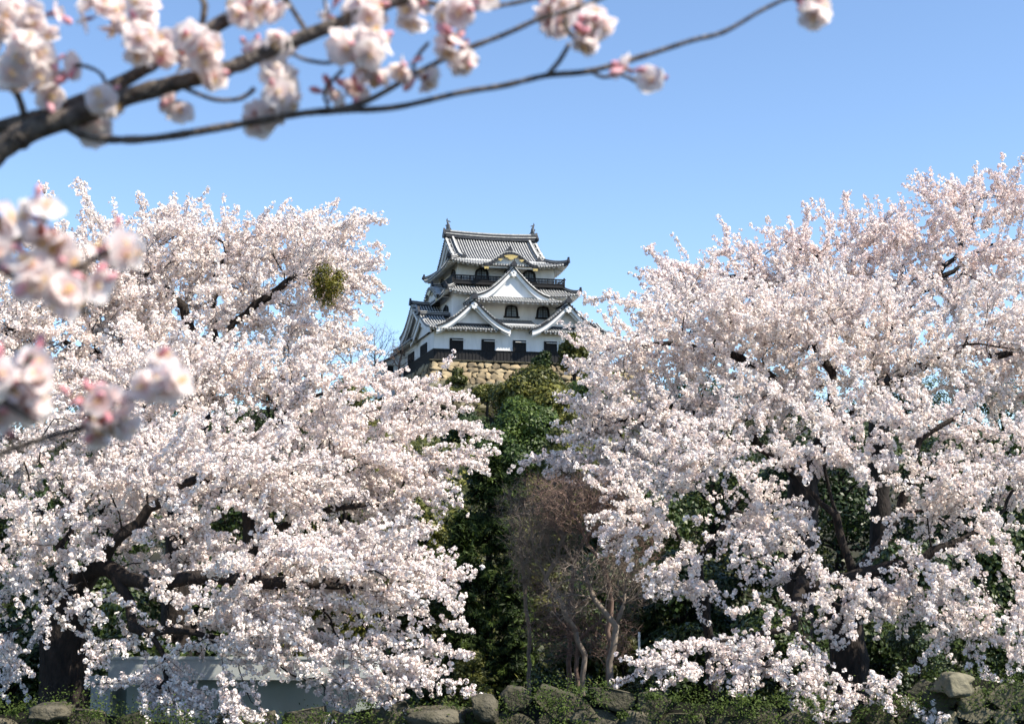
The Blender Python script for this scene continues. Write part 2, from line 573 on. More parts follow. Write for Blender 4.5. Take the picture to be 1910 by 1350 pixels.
def bell_window(keep, base, face, w, h, name='window', flat=False):
    """bell-shaped window: black flared frame, paper panes behind a grille"""
    face = np.array(face, float)
    across = np.cross(Z, face)
    base = np.array(base, float)
    half = [(0.56, 0), (0.53, 0.3), (0.49, 0.62), (0.43, 0.76), (0.33, 0.84), (0.22, 0.88), (0.12, 0.94), (0, 1.0)]
    if flat:
        half = [(0.54, 0), (0.50, 0.35), (0.46, 0.68), (0.41, 0.84), (0.33, 0.90), (0.25, 0.92), (0.12, 0.93), (0, 0.98)]
    prof = [(a, b) for a, b in half] + [(-a, b) for a, b in half[-2::-1]]
    inner = [(a * 0.72, 0.05 + b * 0.83) for a, b in prof]
    n = len(prof)
    fr = MB()
    P = lambda a, b, d: base + across * a * w + Z * b * h + face * d
    vs = [P(a, b, 0.16) for a, b in prof] + [P(a, b, 0.16) for a, b in inner] + [P(a, b, -0.02) for a, b in prof] + [P(a, b, 0.02) for a, b in inner]
    fs = []
    for i in range(n - 1):
        fs += [(i, i + 1, n + i + 1, n + i), (i, 2 * n + i, 2 * n + i + 1, i + 1), (n + i, n + i + 1, 3 * n + i + 1, 3 * n + i)]
    fr.add(vs, fs, 0)
    fr.sweep([P(-0.60, 0, 0.14), P(0.60, 0, 0.14)], 0.12, -0.09, 0.09, face, 0)
    fr.sweep([P(-0.02, 0.05, 0.10), P(-0.02, 0.84, 0.10)], 0.05, 0, 0, across, 0)
    for a in (-0.19, 0.0, 0.19):
        p = P(a, 0.04, 0.08)
        hh = h * (0.84 if a == 0 else 0.70)
        wv = 0.055 if a == 0 else 0.02
        fr.add([p - across * wv, p + across * wv, p + across * wv + Z * hh, p - across * wv + Z * hh], [(0, 1, 2, 3)], 0)
    for b in (0.25, 0.48, 0.68):
        p = P(0, b, 0.07)
        fr.add([p - across * w * 0.37 - Z * .02, p + across * w * 0.37 - Z * .02, p + across * w * 0.37 + Z * .02, p - across * w * 0.37 + Z * .02], [(0, 1, 2, 3)], 0)
    f = fr.build(name, M['blackwood'], keep)
    pn = MB()
    pn.add([P(a, b, 0.03) for a, b in inner], [tuple(range(n))], 0)
    pn.build('pane', M['glass'], f)
    return f


def fish(keep, base, sgn):
    """roof-ridge fish: head down on the ridge, body bent up, forked tail"""
    mb = MB()
    base = np.array(base, float)
    sp = [(0.0, -0.1, .30), (0.06, 0.25, .33), (0.10, 0.55, .27), (0.04, 0.85, .19), (-0.10, 1.08, .12), (-0.16, 1.2, .07)]
    mb.tube([base + np.array([-sgn * x, 0, z]) for x, z, r in sp], [r for *_, r in sp], 8, 0)
    def fin(pts, th=0.05):
        k = len(pts)
        a = [base + np.array([-sgn * x, -th, z]) for x, z in pts]
        b = [base + np.array([-sgn * x, th, z]) for x, z in pts]
        mb.add(a + b, [tuple(range(k)), tuple(range(2 * k - 1, k - 1, -1))] + [(i, k + i, k + (i + 1) % k, (i + 1) % k) for i in range(k)], 0)
    fin([(-0.10, 1.05), (-0.28, 1.35), (-0.12, 1.75), (-0.02, 1.35), (0.25, 1.30), (0.48, 1.12), (0.12, 1.12)])
    fin([(-0.2, 0.3), (-0.42, 0.55), (-0.22, 0.8)])
    fin([(0.3, 0.0), (0.62, -0.12), (0.35, 0.3)])
    mb.box(base + np.array([-0.35, -0.28, -0.35]), base + np.array([0.35, 0.28, -0.05]), 0)
    mb.v = [tuple(base + (np.array(q) - base) * 0.86 - Z * 0.12) for q in mb.v]
    mb.build('ridge_fish', M['bronze'], keep)


def build_keep():
    keep = thing('castle_keep', 'white plastered three-storey castle keep with dark tiled gables above the stone rampart', 'castle', CO, CA)
    keep.scale = (0.985, KY, 1)
    X1, Y1 = 21.5, 15.5
    cx, cy = 10.75, 7.75
    # --- walls
    w = MB()
    w.box((0, 0, 1.14), (X1, Y1, 4.05))
    w.box((8.6, 0.002, 4.05), (13.1, 3, 4.7))
    w.build('lower_wall', M['plaster'], keep)
    b = MB()
    b.box((-0.09, -0.09, 0.0), (X1 + 0.09, Y1 + 0.09, 1.16))
    for x in np.arange(0.0, X1 + 0.1, 0.45):
        b.box((x - 0.03, -0.13, 0.02), (x + 0.03, -0.091, 1.14))
    for y in np.arange(0.2, Y1, 0.45):
        b.box((-0.13, y - 0.03, 0.02), (-0.091, y + 0.03, 1.14))
    b.box((-0.16, -0.16, 1.161), (X1 + 0.16, Y1 + 0.16, 1.24))
    b.box((-0.2, -0.2, -0.14), (X1 + 0.2, Y1 + 0.2, -0.002))
    b.build('board_cladding', M['blackwood'], keep)
    w = MB()
    w.box((3.1, 2.4, 3.9), (18.4, 13.1, 9.3))
    w.build('middle_wall', M['plaster'], keep)
    w = MB()
    w.box((4.0, 3.4, 9.2), (17.1, 12.1, 13.7))
    w.build('upper_wall', M['plaster'], keep)
    # --- ground-floor openings with propped shutters
    for k in range(5):
        x = 1.98 + 4.1 * k
        o = MB()
        o.box((x, -0.11, 1.25), (x + 1.72, 0.05, 2.62))
        for q in np.arange(x + 0.14, x + 1.7, 0.24):
            o.box((q, -0.15, 1.25), (q + 0.09, -0.112, 2.56))
        wd = o.build('window', M['blackwood'], keep)
        o = MB()
        o.sweep([(x + 0.25, -0.30, 2.36), (x + 1.95, -0.42, 2.33)], 0.045, -0.04, 0.05, (0, 1, 0))
        o.build('shutter_bar', M['soffit'], wd)
    for y0, y1 in ((3.2, 6.2), (9.6, 12.6)):
        o = MB()
        o.box((-0.11, y0, 1.25), (0.05, y1, 2.62))
        for q in np.arange(y0 + 0.14, y1, 0.3):
            o.box((-0.15, q, 1.25), (-0.112, q + 0.1, 2.56))
        o.build('window', M['blackwood'], keep)
    # --- bell windows
    for x in (6.25, 10.85, 15.1):
        bell_window(keep, (x, 2.4, 6.05), (0, -1, 0), 1.75, 1.62, flat=True)
    bell_window(keep, (3.1, 5.4, 6.1), (-1, 0, 0), 2.2, 1.9)
    bell_window(keep, (3.1, 10.2, 6.1), (-1, 0, 0), 2.2, 1.9)
    for x in (7.2, 13.6):
        bell_window(keep, (x, 3.4, 10.9), (0, -1, 0), 1.75, 1.75)
    for y in (5.2, 10.3):
        bell_window(keep, (4.0, y, 10.9), (-1, 0, 0), 2.0, 1.75)
    # --- first roofs
    mb = MB()
    pl = Panel((-1.0, -1.25, 3.62), (1, 0, 0), (0, 1, 0), 3.2, 4.85, 2.5, sag=0.28, lift=(0.25, 0), cl=2)
    pl.build(mb, nx=6)
    Panel((7.9, -0.85, 4.22), (1, 0, 0), (0, 1, 0), 5.7, 3.3, 1.5, sag=0.12).build(mb, nx=8)
    Panel((19.2, -1.25, 3.62), (1, 0, 0), (0, 1, 0), 3.4, 3.7, 2.1, sag=0.25, lift=(0, 0.3), cl=2).build(mb, nx=6)
    Panel((22.7, Y1 + 1.2, 3.62), (0, -1, 0), (-1, 0, 0), Y1 + 2.4, 4.4, 2.0, bl=lambda t: 3.6 * t, br=lambda t: Y1 + 2.4 - 3.6 * t, sag=0.2, lift=(0.3, 0.3)).build(mb)
    Panel((22.7, Y1 + 1.2, 3.62), (-1, 0, 0), (0, -1, 0), 23.9, 3.7, 2.0, bl=lambda t: 4.4 * t, br=lambda t: 23.9 - 4.4 * t, sag=0.2, lift=(0.3, 0.3)).build(mb)
    Panel((-1.25, Y1 + 1.2, 3.7), (0, -1, 0), (1, 0, 0), 9.6, 4.4, 1.9, bl=lambda t: 3.2 * t, sag=0.2, lift=(0.3, 0)).build(mb)
    # far slope of the corner gable
    Panel((2.9, 8.4, 3.72), (-1, 0, 0), (0, -1, 0), 3.9, 4.8, 2.4, sag=0.28).build(mb, nx=5)
    rz = 3.62 + 2.5
    ridge(mb, [(-1.0, 3.6, rz + .08), (1.0, 3.6, rz - .02), (3.0, 3.6, rz)], (0, 1, 0), 0.22, 0.48)
    ogre_tile(mb, (-1.08, 3.6, rz + 0.4), (-1, 0, 0), 0.5)
    lr = mb.build('lower_roof', ROOFM, keep)
    # corner gable end facing left: bargeboards and pediment
    bb = MB()
    far = Panel((2.9, 8.4, 3.72), (-1, 0, 0), (0, -1, 0), 3.9, 4.8, 2.4, sag=0.28)
    for f in (lambda t: pl.P(0, t), lambda t: far.P(3.9, t)):
        pts = [f(t) + np.array([0.1, 0, -0.24]) for t in np.linspace(0, 1, 12)]
        vs, fs = [], []
        for p in pts:
            vs += [p, p - Z * 0.6, p - Z * 0.6 + np.array([0.15, 0, 0]), p + np.array([0.15, 0, 0])]
        for i in range(11):
            for j in range(4):
                fs.append((i * 4 + j, i * 4 + (j + 1) % 4, i * 4 + 4 + (j + 1) % 4, i * 4 + 4 + j))
        bb.add(vs, fs)
    bb.build('bargeboard', M['plaster'], lr)
    pd = MB()
    pts = [pl.P(0.6, t) - Z * 0.25 for t in np.linspace(0, 1, 10)] + [far.P(3.3, t) - Z * 0.25 for t in np.linspace(1, 0, 10)]
    pd.add(pts, [tuple(range(len(pts)))])
    pd.build('pediment', M['plaster'], lr)
    # front gables with their own little skirt roofs
    for gx in (4.72, 17.05):
        gable(keep, (gx, -1.35), (0, -1, 0), 4.75, 3.62, 4.6, 3.68, 0.42, ped_in=1.1, ped_z=4.25, barge=0.5)
        mb = MB()
        Panel((gx - 3.55, -1.05, 3.72), (1, 0, 0), (0, 1, 0), 7.1, 1.0, 0.55, bl=lambda t: 0.9 * t, br=lambda t: 7.1 - 0.9 * t, sag=0.04).build(mb, nx=10, nt=4)
        ridge(mb, [(gx - 2.6, -0.12, 4.22), (gx + 2.6, -0.12, 4.22)], (0, 1, 0), 0.16, 0.34, light=False)
        mb.build('skirt_roof', ROOFM, keep)
    # big gable on the left flank
    gable(keep, (-0.75, 8.6), (-1, 0, 0), 6.4, 3.5, 4.2, 5.0, 0.55, ped_in=0.9, barge=0.6)
    # --- second roof
    ev = dict(x0=1.75, x1=19.7, y0=1.05, y1=14.45, z=8.78)
    H2, R2 = 1.6, 2.1
    def skirt(mb, ev, R, H, sag, lift, front=None):
        lx, ly = ev['x1'] - ev['x0'], ev['y1'] - ev['y0']
        z = ev['z']
        ps = []
        for O, e, n, L in (((ev['x0'], ev['y0'], z), (1, 0, 0), (0, 1, 0), lx), ((ev['x1'], ev['y0'], z), (0, 1, 0), (-1, 0, 0), ly),
                           ((ev['x1'], ev['y1'], z), (-1, 0, 0), (0, -1, 0), lx), ((ev['x0'], ev['y1'], z), (0, -1, 0), (1, 0, 0), ly)):
            p = Panel(O, e, n, L, R, H, bl=lambda t: R * t, br=lambda t, L=L: L - R * t, sag=sag, lift=(lift, lift))
            p.build(mb)
            ps.append(p)
            pts = [p.P(R * t, t) for t in np.linspace(0, 1, 8)]
            sdv = np.cross(np.array(e) * R + np.array(n) * R, Z)
            ridge(mb, pts, sdv / np.linalg.norm(sdv), 0.2, 0.42)
            fw = -(np.array(e, float) + np.array(n, float)) / math.sqrt(2)
            ogre_tile(mb, pts[0] + Z * 0.28, fw, 0.34)
        return ps
    mb = MB()
    skirt(mb, ev, R2, H2, 0.12, 0.45)
    mb.build('middle_roof', ROOFM, keep)
    # the great front gable and its skirt roof
    gable(keep, (10.45, 0.35), (0, -1, 0), 4.75, 3.95, 3.6, 8.15, 0.5, ped_in=0.42, ped_z=8.3, barge=0.62)
    mb = MB()
    Panel((4.45, -0.15, 7.62), (1, 0, 0), (0, 1, 0), 12.2, 1.1, 0.72, bl=lambda t: 1.0 * t, br=lambda t: 12.2 - 1.0 * t, sag=0.04, lift=(0.15, 0.15)).build(mb, nx=16, nt=4)
    Panel((16.65, -0.15, 7.62), (0, 1, 0), (-1, 0, 0), 2.6, 1.1, 0.72, bl=lambda t: 1.0 * t, sag=0.04, lift=(0.15, 0)).build(mb, nx=5, nt=4)
    Panel((4.45, 2.45, 7.62), (0, -1, 0), (1, 0, 0), 2.6, 1.1, 0.72, br=lambda t: 2.6 - 1.0 * t, sag=0.04, lift=(0, 0.15)).build(mb, nx=5, nt=4)
    ridge(mb, [(5.5, 0.95, 8.30), (15.6, 0.95, 8.30)], (0, 1, 0), 0.16, 0.34, light=False)
    mb.build('skirt_roof', ROOFM, keep)
    # curved gable on the left flank of the second roof
    curved_gable(keep, (1.35, 7.6), (-1, 0, 0), 3.9, 1.75, 2.9, 8.85)
    # --- veranda
    v = MB()
    x0, x1, y0, y1 = 2.95, 18.1, 2.3, 13.2
    v.box((x0, y0, 10.12), (x1, y1, 10.30))
    for zz, hh in ((10.55, 0.09), (10.82, 0.08), (11.14, 0.13)):
        e = 0.12 if zz > 11 else 0.0
        v.box((x0 - e, y0, zz), (x1 + e, y0 + 0.1, zz + hh))
        v.box((x0 - e, y1 - 0.1, zz), (x1 + e, y1, zz + hh))
        v.box((x0, y0 + 0.101, zz), (x0 + 0.1, y1 - 0.101, zz + hh))
        v.box((x1 - 0.1, y0 + 0.101, zz), (x1, y1 - 0.101, zz + hh))
    for x in np.arange(x0 + 0.05, x1, 1.15):
        v.box((x, y0 + 0.01, 10.3), (x + 0.1, y0 + 0.09, 11.2))
    for y in np.arange(y0 + 0.05, y1, 1.15):
        v.box((x0 + 0.01, y, 10.3), (x0 + 0.09, y + 0.1, 11.2))
        v.box((x1 - 0.09, y, 10.3), (x1 - 0.01, y + 0.1, 11.2))
    for xx in (x0, x1 - 0.16):
        v.box((xx, y0 - 0.03, 10.3), (xx + 0.16, y0 + 0.13, 11.42))
    for x in np.arange(x0 + 0.3, x1, 0.9):
        v.box((x, y0 + 0.15, 9.9), (x + 0.2, y0 + 1.1, 10.119))
    # boards between floor and lower rail, so the balustrade reads solid from below
    v.box((x0 + 0.02, y0 + 0.04, 10.301), (x1 - 0.02, y0 + 0.07, 10.549))
    v.box((x0 + 0.04, y0 + 0.2, 10.301), (x0 + 0.07, y1 - 0.2, 10.549))
    for x in np.arange(x0 + 0.12, x1 - 0.1, 0.19):
        v.box((x, y0 + 0.035, 10.55), (x + 0.11, y0 + 0.06, 11.14))
    for y in np.arange(y0 + 0.12, y1 - 0.1, 0.19):
        v.box((x0 + 0.035, y, 10.55), (x0 + 0.06, y + 0.11, 11.14))
    v.build('veranda_railing', M['blackwood'], keep)
    # --- top roof: hipped gable
    mb = MB()
    ex0, ex1, ey0, ey1, ez = 2.35, 18.35, 1.7, 13.8, 12.68
    R, H = 6.05, 4.85
    gx0, gx1 = 1.6, 2.5       # verge, measured along the eave
    tg = 0.34
    WL = ex1 - ex0
    vg = lambda t, g: g * min(1, t / tg) + (0.0 if t < tg else -0.35 * min(1, (t - tg) / 0.05))
    bl = lambda t: vg(t, gx0)
    br = lambda t: WL - vg(t, gx1)
    blb = lambda t: vg(t, gx1)
    brb = lambda t: WL - vg(t, gx0)
    fr = Panel((ex0, ey0, ez), (1, 0, 0), (0, 1, 0), WL, R, H, bl=bl, br=br, sag=0.62, lift=(0.55, 0.55), cl=4.5)
    fr.build(mb, nt=18, nx=26)
    bk = Panel((ex1, ey1, ez), (-1, 0, 0), (0, -1, 0), WL, R, H, bl=blb, br=brb, sag=0.62, lift=(0.55, 0.55), cl=4.5)
    bk.build(mb, nt=18, nx=26)
    zt = fr.P(8, tg)[2] - ez
    for O, e, n in (((ex0, ey1, ez), (0, -1, 0), (1, 0, 0)), ((ex1, ey0, ez), (0, 1, 0), (-1, 0, 0))):
        p = Panel(O, e, n, 12.1, 2.3, zt + 0.25, bl=lambda t: R * tg * t * 0.95, br=lambda t: 12.1 - R * tg * t * 0.95, sag=0.2, lift=(0.55, 0.55), cl=4.5)
        p.build(mb, nt=6)
    top = ey0 + R
    for pnl in (fr, bk):
        for edge, sgn in ((pnl.bl, -1), (pnl.br, 1)):
            pts = [pnl.P(edge(t), t) for t in np.linspace(0, tg, 7)]
            dd = pts[-1] - pts[0]
            sv = np.cross(dd, Z)
            ridge(mb, pts, sv / np.linalg.norm(sv), 0.2, 0.45)
            fw = pts[0] - pts[-1]
            fw[2] = 0
            fw /= np.linalg.norm(fw)
            ogre_tile(mb, pts[0] + Z * 0.3, fw, 0.36)
            # descending ridge inside the verge
            ins = [pnl.P(edge(t) - sgn * 0.95, t) for t in np.linspace(tg * 0.95, 1, 14)]
            ridge(mb, ins, pnl.e, 0.17, 0.5)
            ogre_tile(mb, ins[0] + Z * 0.25 - pnl.n * 0.1, -pnl.n, 0.36)
            vp = [pnl.P(edge(t), t) for t in np.linspace(tg, 1, 14)]
            mb.sweep([q - pnl.e * sgn * 0.08 for q in vp], 0.12, 0.04, 0.22, pnl.e, ROLL)
            for t in np.linspace(tg, 0.98, 16):
                q = pnl.P(edge(t), t) + Z * 0.08
                mb.tube([q + pnl.e * sgn * 0.12, q - pnl.e * sgn * 0.4], [0.10, 0.10], 6, TILE if int(t * 999) % 2 else ROLL)
    # main ridge, slightly sagging
    rp = []
    for x in np.linspace(ex0 + gx0 - 0.35, ex1 - gx1 + 0.35, 15):
        u = (x - (ex0 + gx0 + ex1 - gx1) / 2) / 6.4
        rp.append((x, top, ez + H + 0.20 * u * u))
    ridge(mb, rp, (0, 1, 0), 0.30, 0.85)
    for sgn, x in ((-1, rp[0][0]), (1, rp[-1][0])):
        ogre_tile(mb, (x + sgn * 0.15, top, ez + H + 0.45), (sgn, 0, 0), 0.6)
    ur = mb.build('upper_roof', ROOFM, keep)
    for sgn, x in ((-1, rp[0][0]), (1, rp[-1][0])):
        fish(keep, (x - sgn * 0.35, top, rp[0][2] + 1.15), sgn)
    # gable ends of the top roof
    bb, pd = MB(), MB()
    for sgn, edge in ((-1, bl), (1, br)):
        for pnl in (fr, bk):
            ed = edge if pnl is fr else (brb if sgn < 0 else blb)
            s2 = np.array([sgn, 0, 0.0])
            pts = [pnl.P(ed(t), t) - Z * 0.24 - s2 * 0.08 for t in np.linspace(tg, 1, 12)]
            for dep, off, wd in ((0.0, 0.0, 0.5), (0.25, -0.4, 0.4)):
                vs, fs = [], []
                for p in pts:
                    p = p - s2 * dep + Z * off
                    vs += [p, p - Z * wd, p - Z * wd - s2 * 0.15, p - s2 * 0.15]
                for i in range(11):
                    for j in range(4):
                        fs.append((i * 4 + j, i * 4 + (j + 1) % 4, i * 4 + 4 + (j + 1) % 4, i * 4 + 4 + j))
                bb.add(vs, fs)
        xx = ex0 + gx0 + 0.35 if sgn < 0 else ex1 - gx1 - 0.35
        a = [fr.P(8, t) - Z * 0.2 for t in np.linspace(tg, 1, 12)] + [bk.P(8, t) - Z * 0.2 for t in np.linspace(1, tg, 12)]
        pd.add([(xx, p[1], p[2]) for p in a], [tuple(range(len(a)))])
    bb.build('bargeboard', M['plaster'], ur)
    pd.build('pediment', M['plaster'], ur)
    curved_gable(keep, (10.5, 1.50), (0, -1, 0), 3.55, 1.62, 3.6, 12.65)
    return keep


build_keep()


def local(x, y, z=0.0):
    return CO + ex * x + ey * y + np.array([0, 0, z])


# ------------------------------------------------------------------ stones
def unit_ico(sub):
    bm = bmesh.new()
    bmesh.ops.create_icosphere(bm, subdivisions=sub, radius=1.0)
    V = np.array([v.co[:] for v in bm.verts])
    F = np.array([[v.index for v in f.verts] for f in bm.faces])
    bm.free()
    return V, F


ICO2, ICO3 = unit_ico(2), unit_ico(3)


def block_verts(rng, ico, sx, sy, sz):
    """fitted wall stone: irregular polygon in the wall face with a slightly bulging front"""
    v = ico[0].copy()
    v[:, 1] = np.clip(v[:, 1], -0.45, 0.45)
    k = rng.integers(4, 7)
    a0 = rng.uniform(0, 2 * math.pi)
    r = np.hypot(v[:, 0], v[:, 2])
    v[:, 0] *= np.where(r > 0, np.minimum(1.35, r * 1.25 + 0.1) / np.maximum(r, 1e-6), 1)
    v[:, 2] *= np.where(r > 0, np.minimum(1.35, r * 1.25 + 0.1) / np.maximum(r, 1e-6), 1)
    for i in range(k):
        a = a0 + 2 * math.pi * (i + rng.uniform(-0.25, 0.25)) / k
        n = np.array([math.cos(a), rng.uniform(-0.12, 0.12), math.sin(a)])
        ov = np.maximum(0, v @ n - rng.uniform(0.66, 0.86))
        v -= np.outer(ov, n)
    t = rng.normal(size=2) * 0.12
    v[:, 1] += v[:, 0] * t[0] + v[:, 2] * t[1]
    ph = rng.uniform(0, 10, 3)
    dsp = np.array([noise.noise(Vector(p * 2.2 + ph)) for p in v])
    v *= (1 + 0.07 * dsp)[:, None]
    return v * np.array([sx, sy, sz])


def rock_verts(rng, ico, sx, sy, sz, square=0.45, rough=0.12):
    V, F = ico
    v = V.copy()
    # chop with random planes to get flats
    for _ in range(16):
        n = rng.normal(size=3)
        n /= np.linalg.norm(n)
        d = rng.uniform(0.4, 0.8)
        k = v @ n
        ov = np.maximum(0, k - d)
        v -= np.outer(ov, n) * 0.98
    v = np.sign(v) * np.abs(v) ** (1 - square * 0.55)
    ph = rng.uniform(0, 10, 3)
    dsp = np.array([noise.noise(Vector(p * 1.8 + ph)) for p in v])
    v *= (1 + rough * dsp)[:, None]
    return v * np.array([sx, sy, sz])


def stone_face(rng, O, u, up, out, W_, H_, size, ico, proud=0.35, keep_fn=None, square=0.5):
    """irregular courses of stones on the plane O + a*u + b*up; returns V, F, tint arrays"""
    VV, FF, TT = [], [], []
    base = 0
    b = 0.0
    while b < H_:
        h = size * rng.uniform(0.7, 1.15)
        a = -rng.uniform(0, size)
        while a < W_:
            w_ = size * rng.uniform(0.8, 1.9)
            ca, cb = a + w_ / 2, b + h / 2 + rng.uniform(-0.22, 0.22) * h
            if keep_fn is None or keep_fn(ca, cb):
                v = block_verts(rng, ico, w_ * 0.61, size * proud, h * 0.66)
                an = rng.uniform(-0.3, 0.3)
                c_, s_ = math.cos(an), math.sin(an)
                x = v[:, 0] * c_ - v[:, 2] * s_
                zz = v[:, 0] * s_ + v[:, 2] * c_
                P = O + np.outer(x + ca, u) + np.outer(zz + cb, up) + np.outer(v[:, 1] + rng.uniform(-.1, .1) * size, out)
                VV.append(P)
                FF.append(ico[1] + base)
                base += len(P)
                TT.append(np.full(len(P), rng.uniform(0, 1)))
            a += w_
        b += h
    return np.concatenate(VV), np.concatenate(FF), np.concatenate(TT)


def build_rampart():
    rng = np.random.default_rng(5)
    t = thing('castle_rampart', 'warm yellow stone rampart carrying the castle keep', 'stone wall', CO, CA)
    core = MB()
    b = 2.6
    top = [(-0.5, -0.5, -0.16), (26, -0.5, -0.16), (26, 17, -0.16), (-0.5, 17, -0.16)]
    bot = [(-0.5 - b, -0.5 - b, -8.5), (28, -0.5 - b, -8.5), (28, 19, -8.5), (-0.5 - b, 19, -8.5)]
    core.add(top + bot, [(0, 1, 2, 3), (0, 4, 5, 1), (1, 5, 6, 2), (2, 6, 7, 3), (3, 7, 4, 0)])
    core.build('core', M['gap'], t)
    hh = math.hypot(8.34, b)
    up = np.array([0, b, 8.34]) / hh
    out = np.array([0, -1, 0.25])
    V1, F1, T1 = stone_face(rng, np.array([-3.0, -0.5 - b, -8.5]), np.array([1, 0, 0.0]), up, out, 30, hh - 0.3, 0.78, ICO2,
                            keep_fn=lambda a_, b_: a_ - 3.0 > -0.4 - b * (1 - b_ / hh), square=0.3)
    up2 = np.array([b, 0, 8.34]) / hh
    V2, F2, T2 = stone_face(rng, np.array([-0.5 - b, 19.0, -8.5]), np.array([0, -1.0, 0]), up2, np.array([-1.0, 0, 0.25]), 22, hh - 0.3, 0.9, ICO2,
                            keep_fn=lambda a_, b_: b_ < hh - 0.75 and 19 - a_ > 0.3 - b * (1 - b_ / hh), square=0.3)
    np_mesh('stone_facing', np.concatenate([V1, V2]), np.concatenate([F1, F2 + len(V1)]), M['stone'], t, np.concatenate([T1, T2]))
    cp = MB()
    for x in np.arange(-0.7, 26, 1.35):
        cp.box((x, -0.78, -0.30), (x + 1.28, 0.1, -0.145))
    cp.build('coping', M['greystone'], t)
    # lower terrace wall
    t2 = thing('terrace_wall', 'grey weathered terrace wall lower on the slope below the castle rampart', 'stone wall', tuple(local(-4, -7.2, -9.6)), CA)
    V, F, T = stone_face(rng, np.array([0, 0, -2.0]), np.array([1.0, 0, 0]), np.array([0, 0.15, 0.99]), np.array([0, -1.0, 0]), 26, 7.0, 0.85, ICO2, square=0.4)
    np_mesh('stone_facing', V, F, M['palestone'], t2, T)
    c2 = MB()
    c2.add([(-0.2, 0.1, -3), (26, 0.1, -3), (26, 0.95, 5.0), (-0.2, 0.95, 5.0), (-0.2, 5, -3), (26, 5, -3), (26, 6.5, 5.0), (-0.2, 6.5, 5.0)], [(0, 1, 2, 3), (3, 2, 6, 7), (0, 3, 7, 4), (1, 5, 6, 2)])
    c2.build('core', M['gap'], t2)


build_rampart()


def build_turret():
    p = local(-3.2, 15.2, -0.4)
    t = thing('corner_turret', 'small white walled turret with a tiled gable left of the keep', 'turret', tuple(p), CA)
    w = MB()
    w.box((0, 0, -2.5), (5.0, 5.5, 2.4))
    w.build('wall', M['plaster'], t)
    b = MB()
    b.box((0.8, -0.06, 0.9), (1.7, 0.02, 1.9))
    b.box((3.2, -0.06, 0.9), (4.1, 0.02, 1.9))
    b.build('window', M['blackwood'], t)
    mb = MB()
    for s in (-1, 1):
        Panel((2.5 - s * 3.3, -0.7 if s < 0 else -0.7 + 7, 2.0), (0, 1 if s < 0 else -1, 0), (s, 0, 0), 7, 3.3, 1.9, sag=0.2, lift=(.2, .2)).build(mb, nx=8, rafters=False)
    ridge(mb, [(2.5, -0.7, 3.9), (2.5, 6.3, 3.9)], (1, 0, 0), 0.2, 0.4)
    ogre_tile(mb, (2.5, -0.75, 4.2), (0, -1, 0), 0.4)
    mb.build('roof', ROOFM, t)
    pd = MB()
    pd.add([(-0.6, -0.3, 2.0), (5.6, -0.3, 2.0), (2.5, -0.3, 3.75)], [(0, 1, 2)])
    pd.build('pediment', M['plaster'], t)


build_turret()
# === VEGETATION ===
TAU = 2 * math.pi


def unit(v):
    v = np.asarray(v, float)
    return v / (np.linalg.norm(v, axis=-1, keepdims=True) + 1e-9)


class Skeleton:
    """branch nodes with parents; grows towards attraction points (space colonisation)"""
    def __init__(s):
        s.p, s.par = [], []

    def add(s, p, par):
        s.p.append(np.array(p, float))
        s.par.append(par)
        return len(s.p) - 1

    def limb(s, pts, par=-1, step=0.3, wob=0.05, rng=None):
        """polyline; returns the indices of its nodes"""
        ids = []
        pts = [np.array(q, float) for q in pts]
        last = par
        if par < 0:
            last = s.add(pts[0], -1)
            ids.append(last)
        for a, b in zip(pts[:-1], pts[1:]):
            n = max(1, int(np.linalg.norm(b - a) / step))
            for i in range(1, n + 1):
                q = a + (b - a) * i / n
                if rng is not None: q = q + rng.normal(size=3) * wob
                last = s.add(q, last)
                ids.append(last)
        return ids

    def nearest(s, p):
        d = np.linalg.norm(np.array(s.p) - np.array(p), axis=1)
        return int(np.argmin(d))

    def grow(s, rng, att, step=0.28, reach=3.0, kill=0.42, iters=90, bias=(0, 0, 0), start=0):
        att = np.array(att, float)
        bias = np.array(bias, float)
        nodes = np.array(s.p)
        near = np.full(len(att), -1)
        nd = np.full(len(att), 1e9)
        def update(idx0):
            P = np.array(s.p[idx0:])
            if len(P) == 0: return
            for c in range(0, len(P), 400):
                D = np.linalg.norm(att[:, None, :] - P[None, c:c + 400, :], axis=2)
                j = D.argmin(1)
                d = D[np.arange(len(att)), j]
                m = d < nd
                nd[m] = d[m]
                near[m] = j[m] + c + idx0
        update(start)
        for it in range(iters):
            if len(att) == 0: break
            rc = reach if it > 12 else 99
            act = nd < rc
            if not act.any(): break
            n0 = len(s.p)
            ids = near[act]
            dirs = unit(att[act] - np.array(s.p)[ids])
            acc = {}
            for i, d in zip(ids, dirs):
                acc.setdefault(int(i), np.zeros(3))
                acc[int(i)] += d
            for i, d in acc.items():
                par = s.par[i]
                mom = unit(s.p[i] - s.p[par]) * 0.35 if par >= 0 else 0
                dd = unit(unit(d) + mom + bias + rng.normal(size=3) * 0.18)
                q = s.p[i] + dd * step
                s.add(q, i)
            update(n0)
            keep = nd > kill
            att, near, nd = att[keep], near[keep], nd[keep]
        return s

    def radii(s, tip=0.006, e=2.35, R0=None):
        n = len(s.p)
        a = np.zeros(n)
        ch = [[] for _ in range(n)]
        for i in range(n):
            if s.par[i] >= 0: ch[s.par[i]].append(i)
        if R0:
            tips = sum(1 for i in range(n) if not ch[i])
            e = max(1.15, math.log(tips) / math.log(R0 / tip))
        order = np.arange(n)[::-1]
        for i in order:
            if not ch[i]: a[i] = tip ** e
            if s.par[i] >= 0: a[s.par[i]] += a[i]
        r = a ** (1 / e)
        return r, ch


